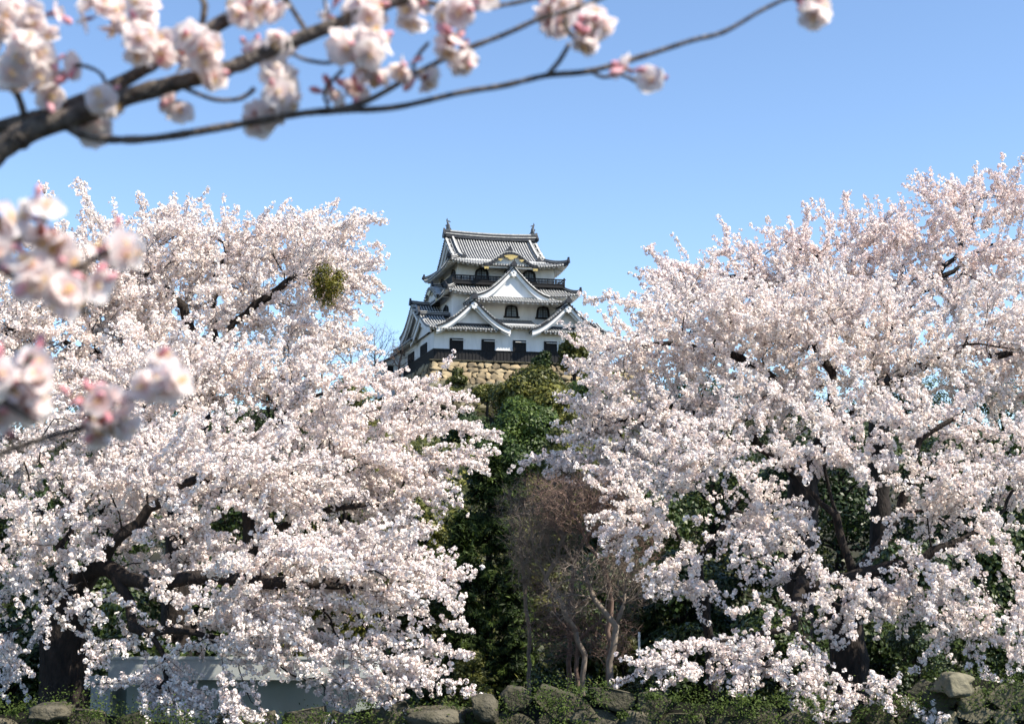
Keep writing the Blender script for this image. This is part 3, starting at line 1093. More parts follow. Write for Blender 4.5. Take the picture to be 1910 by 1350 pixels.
def chains(sk, ch):
    """split the tree into chains following the thickest child"""
    out = []
    stack = [i for i in range(len(sk.p)) if sk.par[i] < 0]
    size = np.ones(len(sk.p))
    for i in range(len(sk.p) - 1, -1, -1):
        if sk.par[i] >= 0: size[sk.par[i]] += size[i]
    stack = [(i, -1) for i in stack]
    while stack:
        i, par = stack.pop()
        c = [par, i] if par >= 0 else [i]
        while ch[i]:
            ks = sorted(ch[i], key=lambda k: -size[k])
            for k in ks[1:]: stack.append((k, i))
            i = ks[0]
            c.append(i)
        if len(c) > 1: out.append(c)
    return out


def tubes(mbs, sk, r, ch, thick=0.055, lump=0.0, rng=None):
    for c in chains(sk, ch):
        pts = [sk.p[i] for i in c]
        rr = [r[i] for i in c]
        if sk.par[c[0]] >= 0 or True:
            if len(c) > 1 and sk.par[c[1]] == c[0] and rr[0] > rr[1] * 1.6: rr[0] = rr[1] * 1.15
        # cut where the chain gets thin: thick piece -> branches mesh 0, thin piece -> mesh 1
        k = 0
        while k < len(rr) and rr[k] > thick: k += 1
        if k >= 2:
            if lump: rr = [q * (1 + rng.normal() * lump) if q > thick else q for q in rr]
            mbs[0].tube(pts[:k + 1], rr[:k + 1], 9)
            if k < len(rr) - 1: mbs[1].tube(pts[k:], rr[k:], 5)
        else:
            mbs[1].tube(pts, rr, 4)


# one cherry flower: a shallow five-sided cup
_FA = np.linspace(0, TAU, 5, endpoint=False)
FLOWER_V = np.concatenate([[[0, 0, -0.30]], np.stack([np.cos(_FA), np.sin(_FA), np.full(5, 0.12)], 1)])
FLOWER_F = np.array([[0, i + 1, (i + 1) % 5 + 1] for i in range(5)])


def rot_to(dirs, spin):
    """(n,3,3) matrices taking +z to dirs, spun"""
    d = unit(dirs)
    a = np.where(np.abs(d[:, 2:3]) < 0.9, np.array([[0, 0, 1.0]]), np.array([[1.0, 0, 0]]))
    u = unit(np.cross(a, d))
    w = np.cross(d, u)
    c, s_ = np.cos(spin)[:, None], np.sin(spin)[:, None]
    return np.stack([u * c + w * s_, -u * s_ + w * c, d], axis=2)


def flower_mesh(rng, clumps, crad, per, frad):
    """clumps (n,3): puffs of `per` flowers each; returns V, F, tint"""
    n = len(clumps)
    N = n * per
    d = unit(rng.normal(size=(N, 3)))
    c = np.repeat(clumps, per, axis=0)
    rr = np.repeat(crad, per)
    pos = c + d * (rr * rng.uniform(0.6, 1.0, N))[:, None]
    face = unit(d + rng.normal(size=(N, 3)) * 0.25)
    R = rot_to(face, rng.uniform(0, TAU, N))
    sc = frad * rng.uniform(0.75, 1.2, N)
    FV = FLOWER_V[None] * np.stack([sc, sc, sc * rng.uniform(0.4, 1.6, N)], 1)[:, None, :]
    FV = FV + rng.normal(size=FV.shape) * (sc * 0.13)[:, None, None]
    V = np.einsum('nij,nkj->nki', R, FV) + pos[:, None, :]
    F = FLOWER_F[None] + (np.arange(N) * 6)[:, None, None]
    ct = np.repeat(rng.uniform(0.25, 0.95, n), per)
    t = np.clip(ct + rng.normal(size=N) * 0.15, 0, 1)
    T = np.repeat(t[:, None], 6, 1)
    T[:, 0] = np.clip(T[:, 0] - 0.45, 0, 1)       # deeper pink in the throat
    return V.reshape(-1, 3), F.reshape(-1, 3), T.ravel()


def lobe_points(rng, lobes, dens, hole=None):
    """lobes: (px, py, rx, ry, Y, rdepth m, weight)"""
    out = []
    for (px, py, rx, ry, Y, rd, wt) in lobes:
        c = pix(px, py, Y)
        ax, az = rx * Y / FPX, ry * Y / FPX
        n = int(dens * wt * ax * az * rd)
        q = rng.normal(size=(n, 3))
        q = c + unit(q) * (rng.uniform(0, 1, n) ** (1 / 2.3))[:, None] * np.array([ax, rd, az])
        if hole is not None:      # open layers: the crown is a stack of loose pads with gaps between
            k = np.array([noise.noise(Vector((p[0] * 0.45, p[1] * 0.45, p[2] * 1.25)) * 1.0) for p in q])
            q = q[k > hole + rng.normal(size=n) * 0.05]
        out.append(q)
    return np.concatenate(out)


def cherry(label, seed, trunk, limbs, lobes, dens=9.0, tip=0.0062, twig=(0.45, 1.1), droop=(0, 0, 0.1), twigs=1.1, space=0.066,
           per=10, crad=0.050, frad=0.0255, mat='blossom', cap=None, group='cherry trees in full blossom', kill=0.42, step=0.28, bare=0.0, hole=-0.10, sprays=()):
    rng = np.random.default_rng(seed)
    sk = Skeleton()
    t = sk.limb(trunk, -1, 0.3, 0.02, rng)
    for lp in limbs:
        st = sk.nearest(lp[0])
        sk.limb([sk.p[st]] + lp[1:], st, 0.28, 0.035, rng)
    att = lobe_points(rng, lobes, dens * 7.0, hole)
    n_tr = len(t)
    sk.grow(rng, att, step=step * 0.8, kill=kill * 0.64, bias=np.array(droop) * 0.25, start=max(0, n_tr - 3))
    flagged = {}
    for lp in sprays:
        st = sk.nearest(lp[0])
        pts = [sk.p[st]] + [np.array(q) for q in lp[1:]]
        for i in sk.limb(pts, st, 0.11, 0.012, rng): flagged[i] = unit(pts[-1] - pts[-2])
    r, ch = sk.radii(tip, R0=cap)
    for i in flagged: r[i] = min(r[i], 0.03)
    r[n_tr:] = np.where(r[n_tr:] > 0.09, 0.09 + (r[n_tr:] - 0.09) * 0.38, r[n_tr:])   # limbs well below the bole's girth
    # twigs carrying blossom
    P = np.array(sk.p)
    par = np.array(sk.par)
    D = unit(P - P[np.maximum(par, 0)])
    fine = np.where((r < 0.05) & (np.arange(len(P)) > n_tr))[0]
    mass = att.mean(0)
    clumps, tw_pts = [], []
    base = np.array(trunk[-1])
    for i in fine:
        if i in flagged:       # blossom packed round the spray, side twigs swept forward
            for _ in range(2): clumps.append(P[i] + rng.normal(size=3) * 0.05)
            if rng.uniform() < 0.8:
                d = unit(flagged[i] + rng.normal(size=3) * 0.5 + np.array([0, 0, 0.15]))
                L = rng.uniform(0.12, 0.38)
                for q in np.arange(0.05, L, 0.06): clumps.append(P[i] + d * q + rng.normal(size=3) * 0.025)
                tw_pts.append([P[i], P[i] + d * L * .5, P[i] + d * L])
            continue
        leaf = not ch[i]
        k = rng.poisson(twigs * (1.5 if leaf else 0.8))
        if leaf: k = max(k, 1)
        outw = unit(P[i] - (base + (mass - base) * 0.5))
        # blossom sitting on the branch itself
        if r[i] < 0.03:
            m = rng.poisson(1.3)
            for _ in range(m): clumps.append(P[i] + rng.normal(size=3) * 0.07)
        for _ in range(k):
            d = unit(D[i] * 0.8 + outw * 0.5 + rng.normal(size=3) * 0.36 + np.array(droop) * 1.6)
            L = rng.uniform(*twig)
            n = max(2, int(L / space))
            p = P[i].copy()
            pts = [p.copy()]
            for q in range(n):
                d = unit(d + rng.normal(size=3) * 0.10 + np.array(droop) * 0.06)
                p = p + d * (L / n)
                pts.append(p.copy())
                if rng.uniform() > bare:
                    clumps.append(p + rng.normal(size=3) * 0.03)
                    if rng.uniform() < 0.6 * math.sin(math.pi * min(1, (q + 1.5) / n)): clumps.append(p + rng.normal(size=3) * 0.055)
            tw_pts.append(pts)
    root = thing('cherry_tree', label, 'tree', tuple(trunk[0]), 0, group)
    o = np.array(trunk[0])
    mb0, mb1 = MB(), MB()
    tubes((mb0, mb1), sk, r, ch, 0.05, 0.04, rng)
    # thin twigs as three-sided sticks
    for pts in tw_pts:
        mb1.tube([pts[0], pts[len(pts) // 2], pts[-1]], [0.007, 0.0055, 0.003], 3, cap=False)
    # root flare
    b0, r0 = np.array(trunk[0]), r[0]
    for a in np.linspace(0, TAU, 6, endpoint=False) + rng.uniform(0, 1):
        q = np.array([math.cos(a), math.sin(a), 0])
        mb0.tube([b0 + Z * r0 * 1.6 + q * r0 * 0.55, b0 + q * r0 * 1.0 + Z * 0.35 * r0, b0 + q * r0 * 1.9 - Z * 0.25], [r0 * .45, r0 * .42, r0 * .2], 7)
    for m_ in (mb0, mb1):
        m_.v = [(x - o[0], y - o[1], z - o[2]) for x, y, z in m_.v]
    mb0.build('trunk', M['bark'], root, smooth=True)
    mb1.build('branches', M['bark'], root, smooth=True)
    C_ = np.array(clumps)
    V, F, T = flower_mesh(rng, C_, crad * rng.uniform(0.75, 1.25, len(C_)), per, frad)
    np_mesh('crown', V - o, F, M[mat], root, T)
    print('cherry', seed, 'nodes', len(P), 'clumps', len(C_), 'r0 %.2f' % r[0])
    return root


def X(*pts, Y):
    return [pix(a, b, Y if len(q) == 0 else q[0]) for a, b, *q in pts]


def gp(px, Y):
    """point on the ground at column px, distance Y"""
    p = pix(px, 1000, Y)
    p[2] = ground_z(p[0], Y) - 0.05
    return p


def build_cherries():
    # left foreground tree with the thick leaning trunk
    Y = 26.0
    cherry('old cherry tree with thick dark trunk at the left, sprays hanging over the white shed', 11,
           [gp(118, Y)] + X((122, 1230), (128, 1110), (122, 1050), Y=Y),
           [X((122, 1050), (75, 950), (40, 860), (-20, 760), Y=Y), X((122, 1050), (140, 950), (70, 860), (95, 780), Y=Y),
            X((128, 1090), (230, 1000), (330, 905), (470, 880), Y=25.2), X((128, 1110), (280, 1090), (420, 1080), (600, 1090), Y=24.8),
            X((122, 1050), (190, 900), (300, 800), Y=27.5), X((128, 1110), (250, 1170), (420, 1190), Y=24.6)],
           [(150, 930, 230, 130, 26, 1.6, 1.0), (420, 930, 250, 120, 25.5, 1.6, 1.3), (380, 1060, 260, 110, 25, 1.5, 1.3), (600, 1080, 190, 105, 24.8, 1.5, 1.4),
            (720, 1090, 90, 55, 24.7, 1.0, 1.4), (560, 1180, 220, 50, 24.6, 1.1, 1.1), (720, 1230, 90, 60, 24.6, 0.9, 1.3), (330, 1235, 120, 28, 24.5, 0.7, 0.6), (290, 1285, 110, 20, 24.4, 0.6, 1.0), (640, 1255, 120, 45, 24.5, 0.8, 1.0), (430, 1225, 150, 35, 24.4, 0.7, 0.9), (250, 1190, 90, 40, 24.6, 0.8, 0.8),
            (470, 1318, 190, 22, 24.2, 0.6, 1.0), (40, 1010, 120, 60, 25.5, 1.5, 0.7), (20, 1180, 80, 80, 25.4, 1.2, 0.7), (110, 1120, 90, 40, 25.2, 0.9, 0.8)],
           droop=(0.38, -0.05, -0.10), twig=(0.4, 1.1), cap=0.44, hole=-0.03,
           sprays=[X((620, 1110), (760, 1110), (840, 1090), (884, 1070), Y=24.6), X((640, 1080), (760, 1075), (850, 1130), Y=24.4), X((650, 1150), (760, 1140), (868, 1172), Y=24.5), X((600, 1190), (740, 1200), (872, 1226), Y=24.4),
                   X((640, 1220), (760, 1240), (880, 1296), Y=24.2), X((560, 1220), (660, 1280), (760, 1345), Y=24.1), X((620, 1040), (740, 1030), (800, 1050), (850, 1062), Y=24.8), X((300, 1180), (220, 1200), (180, 1235), Y=24.5),
                   X((360, 1230), (260, 1260), (190, 1275), Y=24.3), X((600, 1010), (680, 985), (715, 975), Y=24.8), X((150, 1040), (60, 1070), (10, 1085), Y=25.3), X((160, 1080), (80, 1110), (40, 1135), Y=25.2),
                   X((420, 1200), (560, 1240), (690, 1300), Y=24.2), X((500, 1100), (640, 1120), (800, 1200), Y=24.5)])
    Y = 34.0
    cherry('tall cherry tree at the left whose dark forked limbs show below the mistletoe ball', 12,
           [gp(330, Y)] + X((335, 1000), (350, 820), (385, 720), Y=Y),
           [X((385, 720), (360, 640), (340, 570), (250, 480), Y=Y), X((385, 720), (405, 650), (435, 600), (520, 540), (610, 480), Y=Y),
            X((385, 720), (520, 700), (640, 680), Y=33.5), X((360, 760), (250, 690), (120, 640), Y=33), X((405, 650), (400, 560), (420, 450), Y=35)],
           [(180, 500, 125, 95, 34, 2.8, 1), (300, 462, 130, 72, 35, 2.8, 1), (420, 472, 110, 62, 35, 2.8, 1), (540, 468, 90, 58, 35, 2.4, 1), (610, 500, 80, 85, 34, 2.2, 0.9),
            (300, 560, 240, 90, 34, 2.8, 1.05), (560, 590, 110, 70, 34, 2.2, 0.6), (180, 650, 230, 80, 33, 2.5, 1.1), (620, 650, 60, 50, 33.5, 1.5, 0.5), (630, 425, 40, 16, 34, 0.6, 1.2)],
           dens=6.6, droop=(0.15, 0, 0.02), per=8, crad=0.060, frad=0.030, cap=0.36, kill=0.5, step=0.33, space=0.082, hole=-0.22, sprays=[X((600, 450), (660, 420), (716, 411), Y=34), X((640, 530), (690, 515), (712, 530), Y=34), X((560, 420), (590, 395), (612, 385), Y=34), X((180, 400), (160, 365), (152, 340), Y=34), X((100, 420), (90, 385), (82, 355), Y=34)])
    Y = 30.0
    cherry('cherry tree in the left middle with layered sprays pointing at the castle wall', 13,
           [gp(470, Y)] + X((465, 1120), (480, 1000), (470, 930), Y=Y),
           [X((470, 930), (560, 860), (700, 830), Y=Y), X((470, 930), (380, 850), (280, 790), Y=Y), X((470, 930), (500, 820), (560, 750), (640, 720), Y=Y), X((480, 1000), (620, 950), (740, 930), Y=29)],
           [(330, 690, 120, 45, 31, 1.6, 1.0), (450, 735, 110, 40, 31, 1.5, 1.2), (500, 690, 130, 40, 31, 1.5, 1.0), (650, 680, 60, 35, 31, 1.0, 0.9), (270, 760, 220, 85, 29.5, 2.3, 1.1), (480, 790, 180, 90, 30, 2.3, 1.2), (640, 760, 130, 80, 30, 2.0, 1.2), (770, 770, 80, 70, 30, 1.6, 1.2), (830, 810, 50, 45, 30, 1.1, 1.2),
            (720, 880, 110, 65, 29.5, 1.8, 1.15), (560, 890, 160, 70, 29, 2.0, 1.1), (690, 980, 110, 50, 29, 1.4, 0.9), (250, 870, 150, 70, 30, 2.0, 0.7)],
           dens=8, hole=-0.07, sprays=[X((780, 780), (850, 790), (906, 806), Y=29.5), X((780, 830), (850, 850), (895, 880), Y=29.5), X((700, 920), (760, 950), (782, 978), Y=29.0), X((770, 760), (820, 750), (862, 762), Y=30), X((640, 930), (720, 960), (800, 990), Y=29), X((720, 730), (770, 722), (815, 728), Y=30)], droop=(0.28, 0, -0.02), per=9, crad=0.056, frad=0.028, cap=0.3, kill=0.45)
    Y = 31.0
    cherry('cherry tree cut by the left edge of the view, behind the blurred blossom clusters', 14,
           [gp(-190, Y)] + X((-180, 1100), (-150, 900), (-120, 780), Y=Y),
           [X((-120, 780), (-40, 680), (40, 600), Y=Y), X((-150, 900), (-40, 830), (90, 800), Y=Y)],
           [(-40, 600, 150, 100, 31, 2.2, 0.9), (0, 730, 150, 90, 31, 2.2, 1), (-60, 860, 150, 70, 31, 2.0, 0.8), (60, 520, 60, 60, 31, 1.6, 0.9)],
           dens=7, droop=(0.15, 0, 0.1), per=8, crad=0.058, frad=0.029, cap=0.3, kill=0.48, space=0.082, hole=-0.3)
    # right side
    Y = 27.0
    cherry('old cherry tree at the lower right, thin sprays hanging over the pale stones', 21,
           [gp(1590, Y)] + X((1585, 1230), (1575, 1150), (1590, 1080), Y=Y),
           [X((1590, 1080), (1560, 960), (1530, 860), (1560, 760), Y=Y), X((1590, 1080), (1680, 960), (1720, 820), (1800, 760), Y=Y), X((1575, 1150), (1450, 1060), (1330, 930), (1230, 880), Y=26.5),
            X((1575, 1150), (1480, 1170), (1380, 1190), (1270, 1210), Y=25), X((1590, 1080), (1720, 1040), (1850, 980), Y=26), X((1560, 960), (1450, 850), (1330, 810), Y=27)],
           [(1430, 850, 230, 70, 26.5, 1.5, 1.3), (1640, 820, 220, 75, 27, 1.6, 1.2), (1850, 860, 140, 110, 26.5, 1.6, 1.1), (1560, 930, 200, 70, 26, 1.4, 0.8), (1780, 960, 160, 70, 26, 1.4, 0.7),
            (1620, 1060, 170, 75, 25.5, 1.4, 0.5), (1800, 1090, 140, 80, 25.5, 1.4, 0.45), (1400, 1210, 130, 40, 25, 1.1, 1.3), (1270, 1235, 90, 35, 24.8, 0.8, 1.3), (1500, 1180, 120, 60, 25, 1.2, 0.9),
            (1450, 1040, 120, 50, 26, 1.2, 0.3), (1600, 1265, 150, 50, 24.6, 0.9, 0.7), (1480, 1305, 150, 30, 24.3, 0.7, 0.8), (1720, 1320, 110, 25, 24.2, 0.6, 0.6), (1880, 1220, 60, 70, 25, 0.8, 0.7), (1690, 1180, 110, 60, 25.3, 1.0, 0.4), (1560, 1150, 90, 60, 25.2, 1.0, 0.6)],
           droop=(-0.22, -0.08, -0.10), twig=(0.4, 1.0), cap=0.34, hole=0.02,
           sprays=[X((1330, 1210), (1240, 1235), (1150, 1272), Y=24.5), X((1340, 1195), (1260, 1205), (1180, 1222), Y=24.6), X((1480, 1170), (1420, 1130), (1372, 1146), Y=25), X((1540, 1010), (1470, 990), (1400, 1005), Y=25.5), X((1420, 880), (1340, 885), (1240, 905), Y=26),
                   X((1640, 990), (1680, 1010), (1700, 1045), Y=25), X((1480, 1260), (1540, 1290), (1620, 1300), Y=24.3), X((1700, 860), (1820, 870), (1900, 900), Y=26), X((1700, 1120), (1790, 1180), (1870, 1200), Y=25), X((1420, 1290), (1500, 1330), (1560, 1345), Y=24.1)])
    Y = 33.0
    cherry('broad cherry tree on the right, long layered branches ending just beside the castle', 22,
           [gp(1480, Y)] + X((1490, 1050), (1500, 900), (1560, 800), Y=Y),
           [X((1560, 800), (1470, 720), (1360, 660), (1240, 640), (1120, 640), Y=Y), X((1560, 800), (1550, 700), (1500, 600), (1420, 560), Y=Y), X((1560, 800), (1680, 700), (1780, 650), Y=Y),
            X((1500, 900), (1380, 800), (1250, 760), (1130, 790), Y=32)],
           [(1190, 650, 110, 75, 32.5, 2.0, 0.95), (1330, 620, 140, 100, 33, 2.6, 1.05), (1500, 640, 170, 100, 33, 2.6, 1.05), (1680, 640, 180, 100, 33, 2.6, 1.0), (1840, 640, 120, 120, 33, 2.4, 1.0),
            (1290, 760, 170, 80, 32, 2.2, 1.1), (1150, 790, 90, 50, 32, 1.4, 1.1), (1480, 750, 190, 75, 32, 2.4, 1.0), (1180, 860, 120, 45, 31.5, 1.4, 1.0), (1050, 850, 50, 18, 31.5, 0.7, 1.1),
            (1290, 890, 110, 40, 31.5, 1.4, 0.8), (1110, 590, 30, 35, 32, 0.9, 0.9), (1130, 700, 40, 50, 32, 1.0, 0.8)],
           dens=7, droop=(-0.12, 0, 0.02), per=8, crad=0.060, frad=0.030, cap=0.36, kill=0.48, step=0.32, space=0.082, hole=-0.22, sprays=[X((1140, 850), (1060, 850), (982, 860), Y=31.5), X((1160, 680), (1110, 690), (1060, 680), Y=32), X((1200, 560), (1140, 555), (1095, 560), Y=32), X((1160, 830), (1090, 860), (1020, 885), Y=31.5)])
    Y = 40.0
    cherry('tall pinkish cherry tree at the upper right, open red brown limbs against the sky', 23,
           [gp(1640, Y)] + X((1640, 900), (1640, 750), (1640, 650), Y=Y),
           [X((1640, 650), (1560, 560), (1540, 490), (1460, 450), Y=Y), X((1640, 650), (1700, 560), (1790, 470), (1830, 370), Y=Y), X((1700, 560), (1840, 460), (1930, 440), Y=Y), X((1560, 560), (1400, 520), (1280, 500), Y=Y)],
           [(1300, 520, 90, 45, 40, 2.4, 1), (1430, 500, 110, 50, 40, 2.8, 1), (1560, 475, 110, 55, 40, 3.0, 1), (1680, 460, 100, 55, 40, 3.0, 1), (1800, 400, 90, 55, 40, 2.4, 0.7), (1880, 380, 70, 50, 40, 2.4, 0.7),
            (1600, 540, 200, 55, 40, 3.0, 0.95), (1820, 520, 130, 70, 40, 3.0, 0.9), (1260, 550, 60, 50, 39, 2.0, 0.9)],
           dens=5.0, droop=(-0.12, 0, 0.05), per=8, crad=0.070, frad=0.034, mat='pinkblossom', cap=0.3, kill=0.56, step=0.38, space=0.095, hole=-0.22, sprays=[X((1830, 400), (1770, 355), (1715, 330), Y=40), X((1880, 390), (1865, 345), (1848, 316), Y=40), X((1270, 520), (1230, 490), (1205, 462), Y=40), X((1590, 420), (1580, 390), (1578, 365), Y=40), X((1520, 440), (1505, 405), (1500, 385), Y=40), X((1370, 470), (1355, 440), (1350, 420), Y=40)])
    Y = 29.0
    cherry('sparsely flowering cherry tree behind the bare brown trees, right of the gap', 24,
           [gp(1330, Y)] + X((1320, 1150), (1300, 1050), Y=Y),
           [X((1300, 1050), (1240, 960), (1180, 900), Y=Y), X((1300, 1050), (1370, 950), (1400, 880), Y=Y)],
           [(1220, 950, 90, 55, 28.5, 1.3, 0.75), (1260, 1050, 120, 70, 28, 1.4, 0.65), (1380, 960, 110, 70, 28.5, 1.5, 0.6), (1180, 1010, 50, 60, 28, 1.0, 0.45)],
           dens=7, droop=(-0.15, -0.05, -0.12), per=8, crad=0.056, frad=0.029, cap=0.17, kill=0.45, hole=0.05)


build_cherries()
# === OTHER PLANTS ===


# ------------------------------------------------------------------ evergreens, conifers, bare trees
def quads(rng, pos, nrm, L, Wd, droop=0.0, jitter=0.5):
    """leaf rhombi at pos facing nrm; L, Wd arrays"""
    n = len(pos)
    R = rot_to(unit(nrm + rng.normal(size=(n, 3)) * jitter), rng.uniform(0, TAU, n))
    base = np.array([[-1, 0, 0], [0, -1, 0.12], [1, 0, 0], [0, 1, 0.12]])[None] * np.stack([L, Wd, L], 1)[:, None, :]
    V = np.einsum('nij,nkj->nki', R, base) + pos[:, None, :]
    F = np.arange(n * 4).reshape(n, 4)
    return V.reshape(-1, 3), F


def evergreen(label, name, px, top, Y, wpx, base=None, seed=0, n=7000, leaf=0.13, mat='leaf', group='evergreen trees on the castle hill', flat=0.75, cat='tree'):
    """broadleaf evergreen: lumpy crown of many leaf clusters with holes between the lumps"""
    rng = np.random.default_rng(seed)
    n = int(n * 1.9)
    g = gp(px, Y)
    tp = pix(px, top, Y)
    H = tp[2] - g[2]
    Wd = wpx * Y / FPX / 2
    low = max(0.12 * H, 0.0) if base is None else max(0, pix(px, base, Y)[2] - g[2])
    ch_ = H - low
    root = thing(name, label, cat, tuple(g), 0, group)
    # lumps
    k = int(rng.integers(20, 30))
    cs, rs = [], []
    for i in range(k):
        a = rng.uniform(0, TAU)
        hh = rng.uniform(0.05, 0.95)
        prof = math.sqrt(max(0.05, 1 - (2 * abs(hh - 0.42)) ** 2.2)) if hh > 0.42 else 0.75 + 0.25 * hh / 0.42
        rr = Wd * prof * rng.uniform(0.35, 0.85)
        cs.append([math.cos(a) * rr, math.sin(a) * rr, low + hh * ch_ * 0.9])
        rs.append(min(Wd, ch_) * rng.uniform(0.2, 0.42))
    cs.append([0, 0, low + ch_ * 0.80]); rs.append(min(Wd, ch_) * 0.34)
    cs, rs = np.array(cs), np.array(rs)
    w = rs ** 2
    idx = rng.choice(len(cs), n, p=w / w.sum())
    d = unit(rng.normal(size=(n, 3)) + np.array([0, 0, 0.25]))
    pos = cs[idx] + d * (rs[idx] * rng.uniform(0.72, 1.08, n))[:, None] * np.array([1, 1, flat])
    pos += rng.normal(size=(n, 3)) * leaf * 0.5
    pos[:, 2] = np.maximum(pos[:, 2], 0.05)
    L = leaf * 0.68 * rng.uniform(0.6, 1.3, n)
    V, F = quads(rng, pos, d + np.array([0, 0, 0.35]), L, L * rng.uniform(0.4, 0.7, n), jitter=0.45)
    lt = rng.uniform(0.2, 0.8, len(cs))
    T = np.repeat(np.clip(lt[idx] + rng.normal(size=n) * 0.22, 0, 1), 4)
    tb = MB()
    r0 = max(0.06, 0.028 * H)
    tb.tube([(0, 0, -0.2), (rng.normal() * 0.03 * H, 0, low + 0.3 * ch_), (0, 0, low + ch_ * 0.8)], [r0, r0 * 0.8, r0 * 0.25], 8)
    for i in range(0, len(cs), 2):
        z0 = low + (cs[i][2] - low) * 0.45
        tb.tube([(0, 0, z0), cs[i] * np.array([.6, .6, 1]) * 0.5 + np.array([0, 0, z0 * 0.5]), cs[i]], [r0 * 0.45, r0 * 0.3, r0 * 0.1], 5)
    tb.build('trunk', M['bark'], root, smooth=True)
    np_mesh('crown', V, F, M[mat], root, T)
    return root


def conifer(label, px, top, Y, wpx, seed, n=9000, leaf=0.085, lean=0.0):
    rng = np.random.default_rng(seed)
    n = int(n * 2.2)
    g = gp(px, Y)
    H = pix(px, top, Y)[2] - g[2]
    Wd = wpx * Y / FPX / 2
    root = thing('conifer', label, 'tree', tuple(g), 0, 'conifers in the gap below the castle')
    k = 130
    hs = np.sort(rng.uniform(0.02, 1.0, k))
    an = rng.uniform(0, TAU, k)
    prof = Wd * (0.25 + 0.75 * np.minimum(1, (1 - hs) * 2.2)) * rng.uniform(0.55, 1.15, k)
    tipP = np.stack([np.cos(an) * prof + lean * hs * H, np.sin(an) * prof, hs * H - prof * 0.18], 1)
    rootP = np.stack([lean * hs * H, np.zeros(k), np.minimum(hs * H + prof * 0.1, H)], 1)
    idx = rng.integers(0, k, n)
    u = rng.uniform(0.25, 1.05, n)
    pos = rootP[idx] + (tipP - rootP)[idx] * u[:, None]
    spread = 0.10 * H ** 0.5
    pos += rng.normal(size=(n, 3)) * spread * np.array([1, 1, 0.6]) * (1.15 - u[:, None])
    pos[:, 2] = np.clip(pos[:, 2], 0.02, None)
    d = unit((tipP - rootP)[idx] + np.array([0, 0, 0.6]) * Wd)
    L = leaf * rng.uniform(0.7, 1.5, n)
    V, F = quads(rng, pos, d, L, L * 0.24, jitter=0.5)
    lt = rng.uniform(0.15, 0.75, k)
    T = np.repeat(np.clip(lt[idx] + rng.normal(size=n) * 0.2 + (u - 0.7) * 0.5, 0, 1), 4)  # tint rises towards the spray ends: sunlit tips painted into the foliage
    tb = MB()
    tb.tube([(0, 0, -0.2), (lean * H * .5, 0, H * .5), (lean * H, 0, H * 0.97)], [0.16, 0.10, 0.02], 8)
    for i in range(0, k, 2):
        tb.tube([rootP[i], tipP[i]], [0.025, 0.006], 4)
    tb.build('trunk', M['bark'], root, smooth=True)
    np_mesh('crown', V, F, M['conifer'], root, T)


def bare_tree(label, name, pts, limbs, lobes, Y, seed, dens, mat='bare', r0=0.10, tip=0.0045, group='bare trees without leaves', step=0.13, kill=0.105, bias=(0, 0, 0.9), cat='tree'):
    rng = np.random.default_rng(seed)
    sk = Skeleton()
    t = sk.limb(pts, -1, 0.25, 0.02, rng)
    for lp in limbs:
        st = sk.nearest(lp[0])
        sk.limb([sk.p[st]] + lp[1:], st, 0.25, 0.03, rng)
    att = lobe_points(rng, lobes, dens)
    sk.grow(rng, att, step=step, kill=kill, bias=np.array(bias) * 0.3, start=max(0, len(t) - 3))
    r, ch = sk.radii(tip, R0=r0)
    root = thing(name, label, cat, tuple(pts[0]), 0, group)
    a, b = MB(), MB()
    tubes((a, b), sk, r, ch, 0.03, 0.02, rng)
    # fine tips
    P = np.array(sk.p)
    for i in range(len(P)):
        if r[i] < tip * 2.2 and sk.par[i] >= 0:
            D = unit(P[i] - P[sk.par[i]])
            for _ in range(2):
                d = unit(D + rng.normal(size=3) * 0.5 + np.array(bias) * 0.6)
                b.tube([P[i], P[i] + d * step * rng.uniform(0.8, 2.2)], [tip * 0.8, tip * 0.35], 3, cap=False)
    o = np.array(pts[0])
    for m_ in (a, b):
        m_.v = [(x - o[0], y - o[1], z - o[2]) for x, y, z in m_.v]
    a.build('trunk', M[mat], root, smooth=True)
    b.build('branches', M[mat], root, smooth=True)


